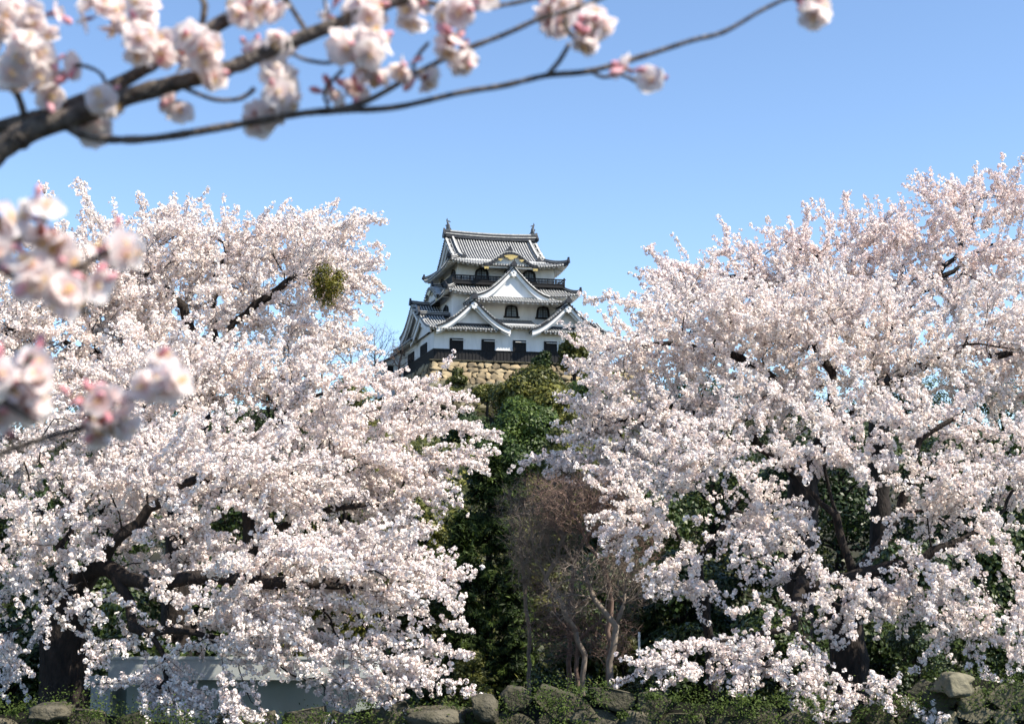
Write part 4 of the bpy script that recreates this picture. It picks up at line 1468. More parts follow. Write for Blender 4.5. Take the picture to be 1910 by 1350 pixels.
def build_hill_plants():
    # the gap under the castle
    conifer('tall dark conifer column standing in the gap between the two blossom banks', 912, 850, 44, 175, 31, n=12000)
    conifer('shorter dark conifer leaning on the left flank of the tall conifer', 862, 960, 42, 95, 32, n=6000)
    conifer('bushy conifer at the foot of the tall conifer, on its right side', 962, 1060, 40, 105, 33, n=6000)
    E_ = 'evergreen_tree'
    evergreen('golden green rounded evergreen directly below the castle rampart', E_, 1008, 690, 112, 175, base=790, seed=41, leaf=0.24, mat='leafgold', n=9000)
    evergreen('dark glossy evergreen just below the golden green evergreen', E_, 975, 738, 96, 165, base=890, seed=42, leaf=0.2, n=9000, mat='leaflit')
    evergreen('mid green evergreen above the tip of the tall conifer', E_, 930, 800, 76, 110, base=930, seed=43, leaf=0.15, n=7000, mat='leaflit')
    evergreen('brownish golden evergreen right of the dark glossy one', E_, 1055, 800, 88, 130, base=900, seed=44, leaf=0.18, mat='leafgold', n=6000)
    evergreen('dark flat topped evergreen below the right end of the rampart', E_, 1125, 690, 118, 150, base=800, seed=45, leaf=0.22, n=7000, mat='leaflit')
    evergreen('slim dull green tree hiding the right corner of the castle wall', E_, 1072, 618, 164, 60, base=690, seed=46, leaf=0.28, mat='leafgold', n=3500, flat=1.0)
    evergreen('small dark bush growing in front of the rampart at its right end', 'bush', 1015, 655, 163, 40, base=700, seed=47, leaf=0.25, n=2500, group='bushes', cat='bush')
    evergreen('small olive bush growing against the rampart face at its left end', 'bush', 852, 682, 164, 46, base=740, seed=48, leaf=0.24, mat='leafgold', n=1600, group='bushes', cat='bush')
    for i, (px, tp_, w_, lab) in enumerate([(835, 722, 60, 'low bush on the terrace edge under the left end of the rampart'), (905, 716, 70, 'low bush on the terrace edge under the middle of the rampart'), (960, 708, 60, 'low bush under the rampart beside the golden green evergreen')]):
        evergreen(lab, 'bush', px, tp_, 160.5, w_, base=748, seed=130 + i, leaf=0.22, n=2500, mat='leafgold', group='bushes', cat='bush', flat=0.5)
    evergreen('green bush seen through a hole in the left blossoms, left of the castle', 'bush', 553, 668, 120, 60, base=740, seed=49, leaf=0.22, n=3000, group='bushes', cat='bush')
    evergreen('grey green pine bush behind the boulders at the foot of the conifers', 'bush', 882, 1195, 31, 110, seed=50, leaf=0.06, n=7000, mat='leafgold', group='bushes', cat='bush')
    evergreen('olive bush in front of the bare trees, right of the conifers', 'bush', 1010, 1060, 52, 150, seed=51, leaf=0.12, n=6000, mat='leafgold', group='bushes', cat='bush')
    evergreen('small olive bush beside the white post, right of the bare trees', 'bush', 1165, 1165, 33, 80, seed=52, leaf=0.07, n=4000, mat='leafgold', group='bushes', cat='bush')
    evergreen('glossy leaved bush catching sunlight above the pale stones', 'bush', 1695, 1110, 28.5, 150, seed=53, leaf=0.06, n=6000, group='bushes', cat='bush')
    evergreen('dark green bush at the foot of the white post', 'bush', 1196, 1208, 27.2, 120, seed=54, leaf=0.05, n=7000, group='bushes', cat='bush')
    evergreen('green bush below the terrace wall, above the left blossom edge', 'bush', 872, 772, 148, 110, seed=55, leaf=0.24, n=4000, group='bushes', cat='bush')
    evergreen('olive bush left of the conifers, under a blossom spray tip', 'bush', 790, 930, 50, 110, seed=56, leaf=0.12, n=6000, mat='leafgold', group='bushes', cat='bush')
    evergreen('dark bush low on the slope behind the broad brown bare tree', 'bush', 1120, 1040, 50, 170, seed=57, leaf=0.12, n=7000, group='bushes', cat='bush')
    # the dark mass of evergreens behind the cherries
    rows = [(-40, 820, 58, 330), (190, 800, 62, 330), (420, 790, 66, 320), (640, 790, 64, 300), (770, 900, 60, 220), (-60, 1020, 44, 300), (150, 1000, 42, 280), (370, 1010, 40, 280), (580, 1020, 42, 280), (745, 1040, 46, 200),
            (1170, 880, 66, 220), (1330, 800, 70, 320), (1560, 770, 66, 330), (1790, 780, 64, 330), (1960, 830, 60, 280), (1150, 1010, 56, 170), (1270, 1010, 42, 230), (1460, 980, 40, 280), (1680, 990, 40, 280), (1880, 980, 42, 280), (1075, 930, 70, 190),
            (170, 690, 120, 260), (350, 695, 125, 240), (500, 690, 122, 200), (645, 705, 128, 150), (1290, 700, 125, 240), (1480, 690, 120, 260), (1690, 690, 122, 260), (1880, 695, 120, 240)]
    for i, (px, top, Y, w_) in enumerate(rows):
        side = 'left' if px < 955 else 'right'
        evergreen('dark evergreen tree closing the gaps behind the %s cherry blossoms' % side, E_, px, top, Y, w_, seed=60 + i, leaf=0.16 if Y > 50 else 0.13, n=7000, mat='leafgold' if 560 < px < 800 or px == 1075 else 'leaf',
                  group='dark evergreens behind the %s cherries' % side)
    for i, (px, top, Y, w_) in enumerate([(260, 1150, 33, 220), (30, 1150, 33, 260), (1280, 1150, 33, 190), (1450, 1130, 32, 240), (1640, 1140, 34, 230), (1840, 1130, 31, 260), (760, 1180, 36, 150), (1080, 1190, 37, 190)]):
        evergreen('low dark undergrowth bush in the shade below the cherry trees', 'bush', px, top, Y, w_, seed=90 + i, leaf=0.09, n=6000, group='undergrowth bushes below the cherry trees', cat='bush')
    # bare trees
    Y = 31.5
    bare_tree('bare tree with pale forking stems in the middle of the gap', 'bare_tree', [gp(1085, Y)] + X((1090, 1220), (1060, 1150), (1035, 1110), Y=Y),
              [X((1060, 1150), (1020, 1080), (1050, 1000), (1035, 940), Y=Y), X((1035, 1110), (1000, 1040), (985, 960), Y=Y)],
              [(1030, 990, 70, 80, Y, 0.8, 1), (985, 1010, 40, 70, Y, 0.7, 1), (1060, 940, 60, 50, Y, 0.8, 1)], Y, 101, 2600, r0=0.06)
    Y = 30.5
    bare_tree('bare tree with a broad brown twiggy crown beside the right blossoms', 'bare_tree', [gp(1125, Y)] + X((1135, 1200), (1140, 1120), (1130, 1060), Y=Y),
              [X((1130, 1060), (1090, 990), (1060, 930), Y=Y), X((1130, 1060), (1150, 980), (1140, 920), Y=Y)],
              [(1080, 945, 85, 55, Y, 0.9, 1.2), (1140, 960, 60, 65, Y, 0.9, 1.2), (1040, 920, 60, 30, Y, 0.6, 1.1), (1180, 1010, 60, 60, Y, 0.8, 1)], Y, 102, 2600, mat='barebrown', r0=0.055)
    Y = 29.5
    bare_tree('dark leaning bare stem with low brown twigs above the boulders', 'bare_tree', [gp(1130, Y)] + X((1138, 1235), (1150, 1170), (1160, 1130), Y=Y),
              [X((1150, 1170), (1110, 1120), (1090, 1060), Y=Y)],
              [(1120, 1070, 90, 45, Y, 0.7, 1.2), (1180, 1090, 60, 45, Y, 0.6, 1.1), (1060, 1120, 50, 40, Y, 0.6, 1)], Y, 103, 2400, r0=0.07)
    Y = 32.0
    bare_tree('low tangle of reddish brown bare twigs at the foot of the bare trees', 'bare_shrub', [gp(1075, Y)] + X((1078, 1225), (1080, 1200), Y=Y), [X((1080, 1200), (1040, 1150), (1020, 1090), Y=Y), X((1080, 1200), (1120, 1160), (1150, 1100), Y=Y)],
              [(1060, 1170, 90, 60, Y, 0.7, 1.2), (1130, 1180, 60, 60, Y, 0.7, 1.2), (1020, 1090, 40, 60, Y, 0.5, 1), (1160, 1100, 40, 60, Y, 0.5, 1)], Y, 105, 2200, mat='barebrown', r0=0.05, cat='shrub')
    Y = 34.0
    bare_tree('tall fine twigged bare tree behind the other bare trees, reaching highest', 'bare_tree', [gp(1060, Y)] + X((1062, 1150), (1070, 1050), (1080, 980), Y=Y), [X((1070, 1050), (1110, 960), (1130, 900), Y=Y), X((1070, 1050), (1020, 960), (1000, 900), Y=Y)],
              [(1060, 920, 60, 40, Y, 0.7, 1.2), (1120, 920, 60, 50, Y, 0.7, 1.2), (1000, 930, 45, 50, Y, 0.6, 1.1), (1160, 960, 40, 60, Y, 0.6, 1)], Y, 106, 1900, mat='barebrown', r0=0.06)
    Y = 33
    bare_tree('thin straight bare sapling right beside the tall conifer', 'bare_tree', [gp(990, Y)] + X((985, 1180), (975, 1060), (968, 960), Y=Y), [],
              [(960, 950, 35, 50, Y, 0.5, 1), (990, 1050, 40, 80, Y, 0.5, 0.7)], Y, 104, 2400, r0=0.045)
    # bare winter trees on the hilltop left of the castle
    for i, (px, w_, top, Y) in enumerate([(700, 50, 600, 190), (655, 50, 610, 195), (745, 30, 640, 176), (520, 70, 600, 185), (600, 55, 615, 190)]):
        g = gp(px, Y)
        lab = ['grey bare tree beyond the left blossom edge, left of the turret', 'grey bare tree behind the blossom under the mistletoe ball', 'reddish bare tree in front of the corner turret',
               'faint bare tree seen through the left blossoms, farthest from the castle', 'faint bare tree between two others behind the left blossoms'][i]
        bot = 690
        bare_tree(lab, 'bare_tree', [g, pix(px, bot, Y)], [], [(px, (top + bot) / 2, w_, (bot - top) / 2, Y, 1.8, 1)], Y, 110 + i, 22, mat='barebrown' if i == 2 else 'bare', r0=0.16, tip=0.016, step=0.5, kill=0.5, group='bare trees on the castle hilltop')
    # mistletoe
    c = pix(613, 530, 31.6)
    rng = np.random.default_rng(7)
    root = thing('mistletoe', 'round green mistletoe ball hanging in the upper left cherry crown', 'mistletoe', tuple(c))
    tb = MB()
    n = 3400
    tips = unit(rng.normal(size=(150, 3))) * (rng.uniform(0.5, 1, 150) ** 0.5)[:, None] * np.array([0.46, 0.42, 0.56])
    for q in tips: tb.tube([(0, 0, 0.05), q * 0.55 + rng.normal(size=3) * 0.02, q], [0.008, 0.006, 0.003], 3, cap=False)
    tb.build('twigs', M['stalk'], root)
    pos = tips[rng.integers(0, 150, n)] * rng.uniform(0.55, 1.08, n)[:, None] + rng.normal(size=(n, 3)) * 0.025
    L = rng.uniform(0.02, 0.04, n)
    V, F = quads(rng, pos, unit(pos) + np.array([0, 0, .3]), L, L * 0.45, jitter=0.8)
    np_mesh('leaves', V, F, M['mistle'], root, np.repeat(rng.uniform(0, 1, n), 4))


build_hill_plants()


# ------------------------------------------------------------------ shed, post, retaining wall, weeds
def build_shed():
    Y = 27.6
    a, b = pix(205, 1226, Y), pix(692, 1232, Y)
    g = 0.3
    t = thing('flat_roof_shed', 'low white shed with a deep flat roof edge behind the hanging blossom', 'shed', (a[0], Y, g))
    Wd = b[0] - a[0]
    H = a[2] - g
    def slab(m, x0, x1, y0, y1, z0, z1, f=0.11):
        m.add([(x0, y0, z0), (x1, y0, z0), (x1, y1, z0), (x0, y1, z0), (x0, y0, z1), (x1, y0, z1), (x1, y1, z1 - f * (y1 - y0)), (x0, y1, z1 - f * (y1 - y0))],
              [(0, 3, 2, 1), (4, 5, 6, 7), (0, 1, 5, 4), (1, 2, 6, 5), (2, 3, 7, 6), (3, 0, 4, 7)])
    m = MB()
    slab(m, 0, Wd, 0, 3.0, H - 0.42, H - 0.03)
    for x in np.arange(0.9, Wd, 1.3): m.box((x, -0.006, H - 0.42), (x + 0.015, -0.001, H - 0.03))
    m.build('roof_edge', M['white'], t)
    m = MB()
    m.box((-0.03, -0.03, H - 0.029), (Wd + 0.03, 0.02, H + 0.02))
    slab(m, -0.03, Wd + 0.03, 0.021, 3.03, H - 0.4, H + 0.012)
    m.build('roof', M['white'], t)
    m = MB()
    m.box((0.25, 0.35, 0), (Wd - 0.02, 2.6, H - 0.421))
    for x in np.arange(1.4, Wd - 0.3, 1.15): m.box((x, 0.335, 0.0), (x + 0.02, 0.349, H - 0.43))
    m.build('wall', M['wallpaint'], t)
    m = MB()
    m.box((0.4, -0.45, H - 0.47), (1.3, -0.43, H - 0.45))
    slab(m, -0.42, -0.04, 0.25, 1.6, 0, H - 0.42)
    slab(m, -0.48, -0.035, 0.2, 1.7, H - 0.5, H - 0.36)
    m.build('side_annex', M['white'], t)
    p = pix(1192, 1178, 28.5)
    t = thing('marker_post', 'thin white post standing among the bushes right of the bare trees', 'post', (p[0], 28.5, 0.3))
    m = MB()
    hh = p[2] - 0.3
    pm = M['soffit']
    m.tube([(0, 0, -0.1), (0, 0, hh - 0.02), (0, 0, hh)], [0.022, 0.022, 0.018], 10)
    m.build('shaft', pm, t, smooth=True)
    m = MB()
    m.tube([(0, 0, hh - 0.12), (0, 0, hh - 0.06)], [0.026, 0.026], 10)
    m.build('collar', M['soffit'], t, smooth=True)


build_shed()


def wall_top(px):
    xs = [-100, 0, 60, 150, 240, 330, 560, 640, 700, 780, 860, 900, 960, 1040, 1180, 1280, 1400, 1560, 1700, 1735, 1790, 1850, 2020]
    ys = [1312, 1318, 1308, 1305, 1318, 1330, 1335, 1318, 1300, 1316, 1318, 1290, 1284, 1278, 1280, 1292, 1300, 1305, 1290, 1258, 1250, 1262, 1258]
    return float(np.interp(px, xs, ys))


def build_bank():
    rng = np.random.default_rng(77)
    Y = 24.0
    x0, x1 = pix(-110, 1300, Y)[0], pix(1715, 1300, Y)[0]
    def topz(x):
        px = 955 + x * FPX / 24.2
        return pix(px, wall_top(px), Y)[2]
    for nm, a, b, size, mt, lab in (('retaining_wall', x0, x1, 0.52, 'greystone', 'low mossy wall of dark boulders along the bottom edge, overgrown with weeds'),
                                    ('retaining_wall', x1 + 0.05, x1 + 3.4, 0.34, 'palestone', 'pale rough stone wall in the lower right corner behind thin blossoms')):
        t = thing(nm, lab, 'stone wall', (a, Y, -1.0), 0, 'dry stone walls at the foot of the trees')
        V, F, T = stone_face(rng, np.array([0, 0, 0.0]), np.array([1.0, 0, 0]), np.array([0, 0.04, 1.0]), np.array([0, -1.0, 0]), b - a, 4.0, size, ICO3, proud=0.5,
                             keep_fn=lambda ca, cb: -1.0 + cb + size * 0.30 < topz(a + ca), square=0.35)
        np_mesh('stone_facing', V, F, M[mt], t, T)
        c = MB()
        n = 60
        xs = np.linspace(0, b - a, n)
        vs = []
        for x in xs:
            zt = topz(a + x) - size * 0.35 + 1.0
            vs += [(x, 0.16, 0), (x, 0.16, zt), (x, 1.1, zt - 0.15), (x, 1.1, 0)]
        fs = [(4 * i + j, 4 * i + (j + 1) % 4, 4 * i + 4 + (j + 1) % 4, 4 * i + 4 + j) for i in range(n - 1) for j in range(4)]
        c.add(vs, fs)
        c.build('core', M['gap'], t)
    # single boulders lying on the wall
    for i, (px, py, w_, h_, lab, mt) in enumerate([(815, 1338, 100, 44, 'broad flat tan boulder in the bottom wall below the conifers', 'greystone'), (905, 1318, 46, 60, 'rounded boulder standing upright right of the flat tan boulder', 'greystone'),
                                                   (1778, 1276, 54, 40, 'big pale boulder on top of the stone wall in the lower right corner', 'palestone'), (95, 1326, 70, 26, 'mossy boulder at the foot of the thick leaning trunk', 'greystone')]):
        c = pix(px, py, 23.75)
        s_ = 23.75 / FPX
        r2 = np.random.default_rng(200 + i)
        v = rock_verts(r2, ICO3, w_ * s_ * 0.62, 0.42, h_ * s_ * 0.62, 0.8, 0.4)
        o = np_mesh('boulder', v, ICO3[1], M[mt], None, np.full(len(v), r2.uniform(0.5, 0.9)))
        o.location = c
        tag(o, lab, 'boulder', 'boulders on the bottom wall')
    # weeds and grass in the joints and on top
    pos, nr, LL, WW, TT = [], [], [], [], []
    for k in range(330):
        px = rng.uniform(-80, 1990)
        zt = topz(pix(px, 1300, Y)[0])
        x = pix(px, 1300, Y)[0]
        dz = abs(rng.normal()) * 0.35
        c = np.array([x, Y - 0.18 + rng.uniform(-.12, .35 if dz < .1 else .02), zt - dz + 0.02])
        m = int(rng.integers(20, 90))
        sp = rng.uniform(0.04, 0.22)
        q = c + rng.normal(size=(m, 3)) * np.array([sp, sp * 0.6, sp * 0.7])
        pos.append(q)
        nr.append(np.tile([0.1, -0.6, 0.7], (m, 1)))
        L = rng.uniform(0.012, 0.03, m)
        LL.append(L)
        WW.append(L * rng.uniform(0.3, 0.7))
        TT.append(np.clip(rng.uniform(0.1, 0.9) + rng.normal(size=m) * 0.2, 0, 1))
    V, F = quads(rng, np.concatenate(pos), np.concatenate(nr), np.concatenate(LL), np.concatenate(WW), jitter=0.5)
    o = np_mesh('weeds', V, F, M['weed'], None, np.repeat(np.concatenate(TT), 4))
    tag(o, 'fresh green weeds sprouting between the bottom boulders', 'weeds', kind='stuff')
    # ground cover on the earth behind the wall and up the slope
    n = 60000
    x = rng.uniform(-22, 22, n)
    y = 24.9 + 35 * rng.uniform(0, 1, n) ** 1.5
    keep = np.array([noise.noise(Vector((a * 0.5, b * 0.5, 3))) > -0.25 for a, b in zip(x, y)])
    x, y = x[keep], y[keep]
    z = np.array([ground_z(a, b) for a, b in zip(x, y)]) + rng.uniform(0.0, 0.25, len(x))
    L = rng.uniform(0.04, 0.10, len(x))
    V, F = quads(rng, np.stack([x, y, z], 1), np.tile([0, -0.3, 0.8], (len(x), 1)), L, L * 0.45, jitter=0.7)
    o = np_mesh('ground_cover', V, F, M['leaf'], None, np.repeat(rng.uniform(0, 0.8, len(x)), 4))
    tag(o, 'low leafy ground cover under the trees', 'ground cover', kind='stuff')
    n = 60000
    y = 38 + 128 * rng.uniform(0, 1, n) ** 1.3
    x = rng.uniform(-1, 1, n) * (9 + y * 0.09) + y * 0.01
    k = np.array([noise.noise(Vector((a * 0.16, b * 0.16, 7))) for a, b in zip(x, y)])
    z = np.array([ground_z(a, b) for a, b in zip(x, y)]) + np.abs(rng.normal(size=n)) * (0.35 + 0.7 * np.maximum(0, k + 0.2)) * 0.8
    L = rng.uniform(0.05, 0.12, n) * (0.6 + y / 70)
    V, F = quads(rng, np.stack([x, y, z], 1), np.tile([0.2, -0.5, 0.8], (n, 1)), L, L * 0.5, jitter=0.7)
    o = np_mesh('slope_undergrowth', V, F, M['leafgold'], None, np.repeat(np.clip(0.35 + k * 0.8 + rng.normal(size=n) * 0.2, 0, 1), 4))
    tag(o, 'green and brown undergrowth covering the castle slope', 'undergrowth', kind='stuff')
    w = MB()
    w.add([(-200, 11.2, -0.7), (200, 11.2, -0.7), (200, 24.0, -0.7), (-200, 24.0, -0.7)], [(0, 1, 2, 3)])
    tag(w.build('moat_water', M['water']), kind='structure')


build_bank()


# ------------------------------------------------------------------ near branches, out of focus
def petal_grid():
    us, vs_ = np.linspace(-1, 1, 5), np.linspace(0, 1, 5)
    V = []
    for v in vs_:
        wd = 0.12 + 0.46 * math.sin(math.pi * min(1, v * 0.72 + 0.04)) ** 1.2
        for u in us:
            r = v * (1 - 0.10 * (abs(u) ** 2) * v) - (0.13 * (1 - abs(u)) ** 1.5 if v > 0.95 else 0)
            V.append([0.10 + r * 0.92, u * wd, 0.26 * v ** 1.6 + 0.10 * u * u])
    V = np.array(V)
    F = np.array([[j * 5 + i, j * 5 + i + 1, (j + 1) * 5 + i + 1, (j + 1) * 5 + i] for j in range(4) for i in range(4)])
    T = np.array([0.25 + 0.75 * v for v in vs_ for u in us])
    return V, F, T


PV, PF, PT = petal_grid()


def lathe(prof, k=7):
    V = np.array([[r * math.cos(a), r * math.sin(a), z] for r, z in prof for a in np.linspace(0, TAU, k, endpoint=False)])
    F = np.array([[j * k + i, j * k + (i + 1) % k, (j + 1) * k + (i + 1) % k, (j + 1) * k + i] for j in range(len(prof) - 1) for i in range(k)])
    return V, F


CALYX = lathe([(0.02, -0.62), (0.10, -0.52), (0.13, -0.25), (0.16, -0.02), (0.02, 0.0)])
BUD = lathe([(0.02, -0.55), (0.12, -0.45), (0.16, -0.2), (0.30, 0.15), (0.34, 0.45), (0.25, 0.8), (0.02, 1.0)], 8)


def place(rng, tmpl, R, pos, sc):
    V = np.einsum('nij,kj->nki', R, tmpl[0]) * np.asarray(sc)[:, None, None] + pos[:, None, :]
    F = tmpl[1][None] + (np.arange(len(pos)) * len(tmpl[0]))[:, None, None]
    return V.reshape(-1, 3), F.reshape(-1, tmpl[1].shape[1])


def cluster(parent, org, px, py, Y, rpx, n, nb, seed, spur=None):
    """an umbel of open flowers and buds round a spur"""
    rng = np.random.default_rng(seed)
    c = pix(px, py, Y) + np.array([0, rng.uniform(-0.012, 0.012), 0])
    R0 = rpx * 1.02 * Y / FPX
    n = int(n * 1.35) if n > 2 else n
    hub = c + np.array([0, 0, R0 * 0.25]) if spur is None else pix(*spur, Y)
    fr = 0.0168
    ell = rng.uniform(0.75, 1.35, 3)
    d = unit(rng.normal(size=(n, 3)) + np.array([0, -0.35, -0.1]))
    pos = c + d * ell * max(0.004, R0 - fr * 0.6) * rng.uniform(0.6, 1.05, n)[:, None]
    face = unit(d + unit(pos - hub) * 0.5 + rng.normal(size=(n, 3)) * 0.3)
    R = rot_to(face, rng.uniform(0, TAU, n))
    V_, F_, T_ = [], [], []
    b = 0
    for i in range(n):
        cup = rng.uniform(0.1, 1.3)
        s_ = fr * rng.uniform(0.85, 1.12)
        ft = rng.uniform(-0.25, 0.15)
        for k in range(5):
            a = TAU * k / 5 + rng.normal() * 0.08
            P = PV.copy()
            P[:, 2] *= cup * rng.uniform(0.85, 1.15)
            P[:, 0] *= 1 - 0.09 * cup
            P[:, 1] *= 1.12
            P[:, 2] += 0.02 * (k % 2)
            ca, sa = math.cos(a), math.sin(a)
            Q = np.stack([P[:, 0] * ca - P[:, 1] * sa, P[:, 0] * sa + P[:, 1] * ca, P[:, 2]], 1) * s_
            V_.append(Q @ R[i].T + pos[i])
            F_.append(PF + b)
            T_.append(np.clip(PT + ft, 0, 1))
            b += len(PV)
    o = np_mesh('blossom_cluster', np.concatenate(V_) - org, np.concatenate(F_), M['petal'], parent, np.concatenate(T_), smooth=True)
    # calyces and stalks
    V, F = place(rng, CALYX, R, pos, np.full(n, fr))
    mb = MB()
    for i in range(n):
        e = pos[i] - face[i] * fr * 0.6
        mid = (e + hub) / 2 + rng.normal(size=3) * 0.002
        mb.tube([hub - org, mid - org, e - org], [0.0008] * 3, 4, cap=False)
    nbp = None
    if nb:
        db = unit(rng.normal(size=(nb, 3)) + np.array([0, -0.3, 0.25]))
        bp = hub + db * rng.uniform(0.6, 1.1, nb)[:, None] * max(R0 * 0.9, 0.016)
        Rb = rot_to(unit(db + rng.normal(size=(nb, 3)) * 0.3), rng.uniform(0, TAU, nb))
        Vb, Fb = place(rng, BUD, Rb, bp, rng.uniform(0.008, 0.0135, nb))
        np_mesh('buds', Vb - org, Fb, M['bud'], o, np.repeat(rng.uniform(0, 1, nb), len(BUD[0])), smooth=True)
        for i in range(nb):
            mb.tube([hub - org, (hub + bp[i]) / 2 - org, bp[i] - Rb[i][:, 2] * 0.006 - org], [0.0008] * 3, 4, cap=False)
    np_mesh('calyxes', V - org, F, M['calyx'], o, smooth=True)
    mb.build('stalks', M['stalk'], o)
    # stamens
    sv = MB()
    for i in range(n):
        for k in range(7):
            a = rng.uniform(0, TAU)
            dd = unit(face[i] + (R[i][:, 0] * math.cos(a) + R[i][:, 1] * math.sin(a)) * rng.uniform(0.1, 0.6))
            p1 = pos[i] + dd * fr * rng.uniform(0.35, 0.6)
            sv.tube([pos[i] - org, p1 - org, p1 + dd * 0.0014 - org], [0.0003, 0.0004, 0.0009], 4)
    sv.build('stamens', M['stamen'], o)


def twig(mb, org, pts, Y, rads, rng, dY=0.0):
    """pts in photograph pixels, rads in photograph pixels; smooth, slightly knobbly"""
    P = np.array([pix(p[0], p[1], Y + (p[2] if len(p) > 2 else 0)) for p in pts])
    n = len(P)
    Q, rr = [], []
    for i in range(n - 1):
        p0, p1, p2, p3 = P[max(i - 1, 0)], P[i], P[i + 1], P[min(i + 2, n - 1)]
        L = np.linalg.norm(pts[i + 1][0] - pts[i][0] + 1j * (pts[i + 1][1] - pts[i][1]))
        m = max(3, int(abs(L) / 14))
        for t in np.linspace(0, 1, m, endpoint=(i == n - 2)):
            Q.append(0.5 * ((2 * p1) + (-p0 + p2) * t + (2 * p0 - 5 * p1 + 4 * p2 - p3) * t * t + (-p0 + 3 * p1 - 3 * p2 + p3) * t ** 3))
            r_ = (rads[i] + (rads[i + 1] - rads[i]) * t) * 0.9
            rr.append(r_ * Y / FPX * (1 + rng.normal() * 0.06))
    mb.tube([q - org for q in Q], rr, 10)


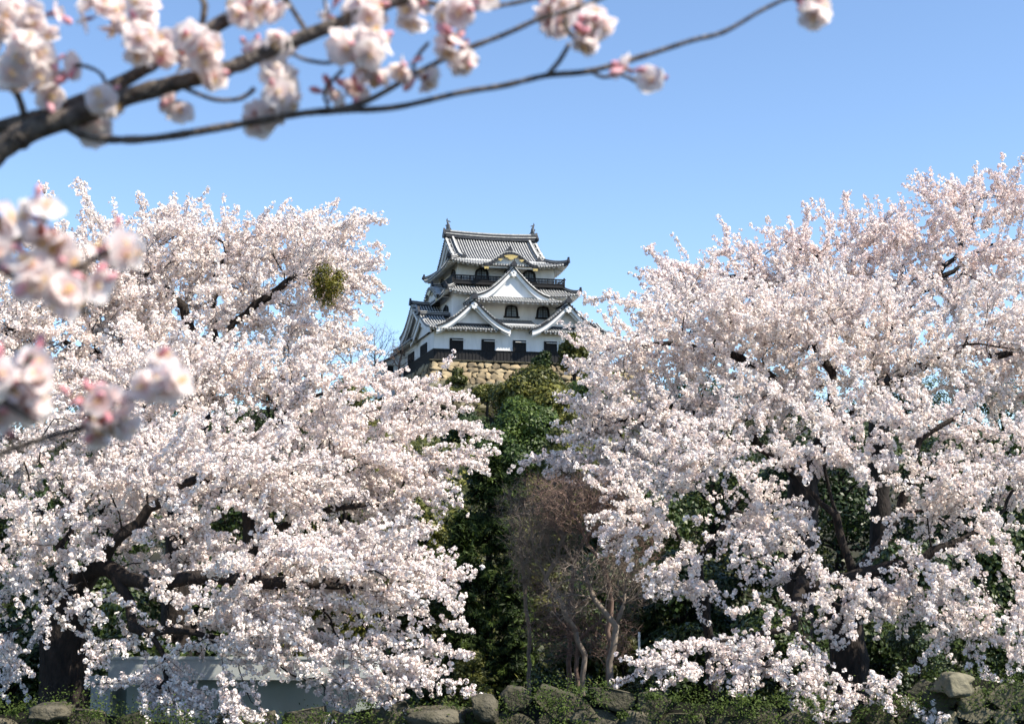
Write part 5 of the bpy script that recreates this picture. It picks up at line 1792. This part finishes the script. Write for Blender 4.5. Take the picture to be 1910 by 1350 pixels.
def build_near():
    rng = np.random.default_rng(3)
    Y = 1.5
    org = pix(-60, 300, Y)
    root = thing('cherry_branch', 'long blurred cherry branch with pink white blossom crossing the sky at the top', 'branch', tuple(org), 0, 'near branches of blossom, out of focus')
    mb = MB()
    twig(mb, org, [(-60, 340), (0, 280), (60, 243), (140, 218), (210, 190), (300, 163), (420, 130), (540, 80), (640, 40), (730, 5), (830, -30)], Y, [27, 26, 25, 23, 20, 18, 17, 15, 14, 14, 13], rng)
    twig(mb, org, [(-60, 246, .02), (0, 237, .02), (80, 216, .02), (150, 190, .02), (230, 152, .03), (330, 92, .04), (400, 50, .05), (470, 8, .05), (540, -40, .06)], Y, [17, 17, 16, 17, 15, 14, 15, 17, 15], rng)
    twig(mb, org, [(120, 232), (150, 250), (200, 260), (290, 258), (430, 235), (570, 211), (650, 206), (740, 200), (860, 173), (940, 160), (1020, 141), (1100, 133), (1200, 105), (1290, 76), (1350, 60), (1420, 20), (1465, -2), (1510, -25)], Y,
         [9, 9, 9, 8.5, 8, 7.5, 7, 6.5, 6, 6, 6, 6, 5.5, 5, 5, 4.5, 4, 4], rng)
    twig(mb, org, [(575, 212), (650, 201), (700, 181), (770, 141), (850, 100), (940, 65), (1010, 34), (1080, 14), (1160, -20)], Y, [6, 7, 6.5, 6, 6, 5.5, 5.5, 5, 5], rng)
    twig(mb, org, [(730, 5), (780, 2), (830, 12), (875, 18), (960, 6), (1040, -14)], Y, [8, 6, 5, 5, 4.5, 4], rng)
    for pts, rd in (([(1020, 141), (1045, 112), (1062, 82)], 5), ([(1104, 134), (1125, 144), (1160, 140), (1185, 152)], 4), ([(205, 182), (190, 140), (160, 124), (142, 122)], 4), ([(45, 215), (38, 190), (25, 160)], 8),
                    ([(365, -20), (382, 10), (376, 48)], 7), ([(528, -10), (548, 22), (567, 52)], 6), ([(604, -15), (607, 15), (611, 28)], 3), ([(545, 100), (570, 112), (610, 118), (640, 112)], 4), ([(345, 165), (400, 186), (450, 184), (475, 165)], 5),
                    ([(615, 205), (605, 170), (640, 130)], 4), ([(770, 140), (775, 110), (800, 80)], 4), ([(860, 90), (855, 50), (850, 20)], 4), ([(1055, 35), (1060, 60), (1080, 74)], 6), ([(1460, 0), (1490, -6), (1515, -2)], 4)):
        twig(mb, org, pts, Y, [rd] * len(pts), rng)
    mb.build('bark', M['nearbark'], root, smooth=True)
    cl = [(15, 35, 55, 9, 2), (75, 45, 52, 8, 2), (50, 110, 60, 10, 2), (105, 130, 34, 5, 2), (15, 140, 40, 6, 0), (88, 172, 26, 3, 4), (-40, 90, 60, 8, 0), (190, 28, 54, 10, 1), (262, 14, 40, 5, 2), (262, 85, 42, 7, 1), (318, 95, 48, 8, 1), (372, 92, 46, 8, 1), (395, 142, 30, 4, 1),
          (332, 195, 34, 4, 1), (455, 12, 44, 7, 2), (500, 8, 28, 4, 1), (190, 190, 36, 6, 1), (168, 238, 40, 6, 1), (475, 96, 28, 4, 4), (528, 88, 32, 5, 2), (512, 140, 36, 5, 1), (520, 186, 42, 6, 1), (488, 222, 42, 6, 1), (680, 30, 46, 8, 1),
          (640, 92, 38, 5, 3), (692, 92, 48, 8, 2), (700, 140, 34, 5, 1), (660, 175, 24, 2, 5), (620, 180, 22, 2, 3), (775, 28, 38, 5, 2), (790, 140, 24, 3, 1), (850, 32, 46, 7, 2), (838, 90, 30, 3, 4), (862, 108, 24, 3, 2), (755, 130, 22, 2, 3),
          (1030, 40, 42, 6, 3), (1105, 40, 46, 7, 2), (1095, 78, 28, 4, 3), (1215, 152, 20, 2, 2), (1172, 136, 14, 1, 3), (1525, 18, 34, 5, 3), (1510, -10, 34, 4, 2), (142, 122, 12, 0, 2), (612, 26, 9, 0, 1), (1050, 5, 40, 5, 1), (900, -5, 30, 4, 1)]
    for i, (px, py, r_, n, nb) in enumerate(cl):
        n2 = n if n else 1
        if n == 0:
            cluster(root, org, px, py, Y, r_, 1, nb, 300 + i)
        else:
            cluster(root, org, px, py, Y + rng.uniform(-0.03, 0.03), r_, n2, nb, 300 + i)
    # lower left, nearer and softer
    for k, (Y, lab, twigs_, cls) in enumerate([
        (1.25, 'very blurred pair of blossom clusters on dark twigs against the left cherry tree', [([(-60, 520), (0, 465), (60, 440), (100, 430)], 9), ([(-60, 470), (20, 510), (70, 545), (110, 548)], 11), ([(70, 545), (130, 510), (180, 480), (215, 462)], 8), ([(160, 495), (155, 545), (158, 590)], 8)],
         [(88, 420, 52, 6, 1), (105, 475, 42, 5, 2), (222, 470, 48, 5, 2), (60, 515, 44, 4, 4), (120, 555, 44, 5, 2), (-10, 425, 48, 5, 1), (0, 485, 40, 4, 2), (178, 540, 26, 1, 3)]),
        (1.2, 'soft blossom cluster pair at the left edge, on a reddish brown twig', [([(-60, 790), (0, 745), (45, 690), (60, 660)], 11), ([(0, 745), (40, 770), (70, 790)], 7)],
         [(48, 682, 42, 5, 2), (0, 700, 40, 4, 2), (52, 755, 44, 5, 2), (-5, 775, 44, 5, 2), (60, 720, 34, 3, 2)]),
        (1.36, 'blurred grey branch at the left ending in two pink budded blossom clusters', [([(-60, 872), (20, 838), (100, 812), (155, 796), (170, 765)], 9), ([(155, 796), (210, 770), (262, 735), (292, 705)], 5)],
         [(300, 688, 44, 6, 2), (322, 722, 36, 4, 1), (278, 722, 32, 4, 1), (205, 765, 46, 6, 4), (150, 745, 20, 1, 6), (180, 808, 32, 3, 4), (228, 790, 30, 4, 1)])]):
        org = pix(-60, 600, Y)
        root = thing('cherry_branch', lab, 'branch', tuple(org), 0, 'near branches of blossom, out of focus')
        mb = MB()
        for pts, rd in twigs_: twig(mb, org, pts, Y, [rd * (1 - 0.08 * i) for i in range(len(pts))], rng)
        mb.build('bark', M['nearbark'], root, smooth=True)
        for i, (px, py, r_, n, nb) in enumerate(cls):
            cluster(root, org, px, py, Y + rng.uniform(-0.03, 0.03), r_, n, nb, 400 + k * 20 + i)


build_near()
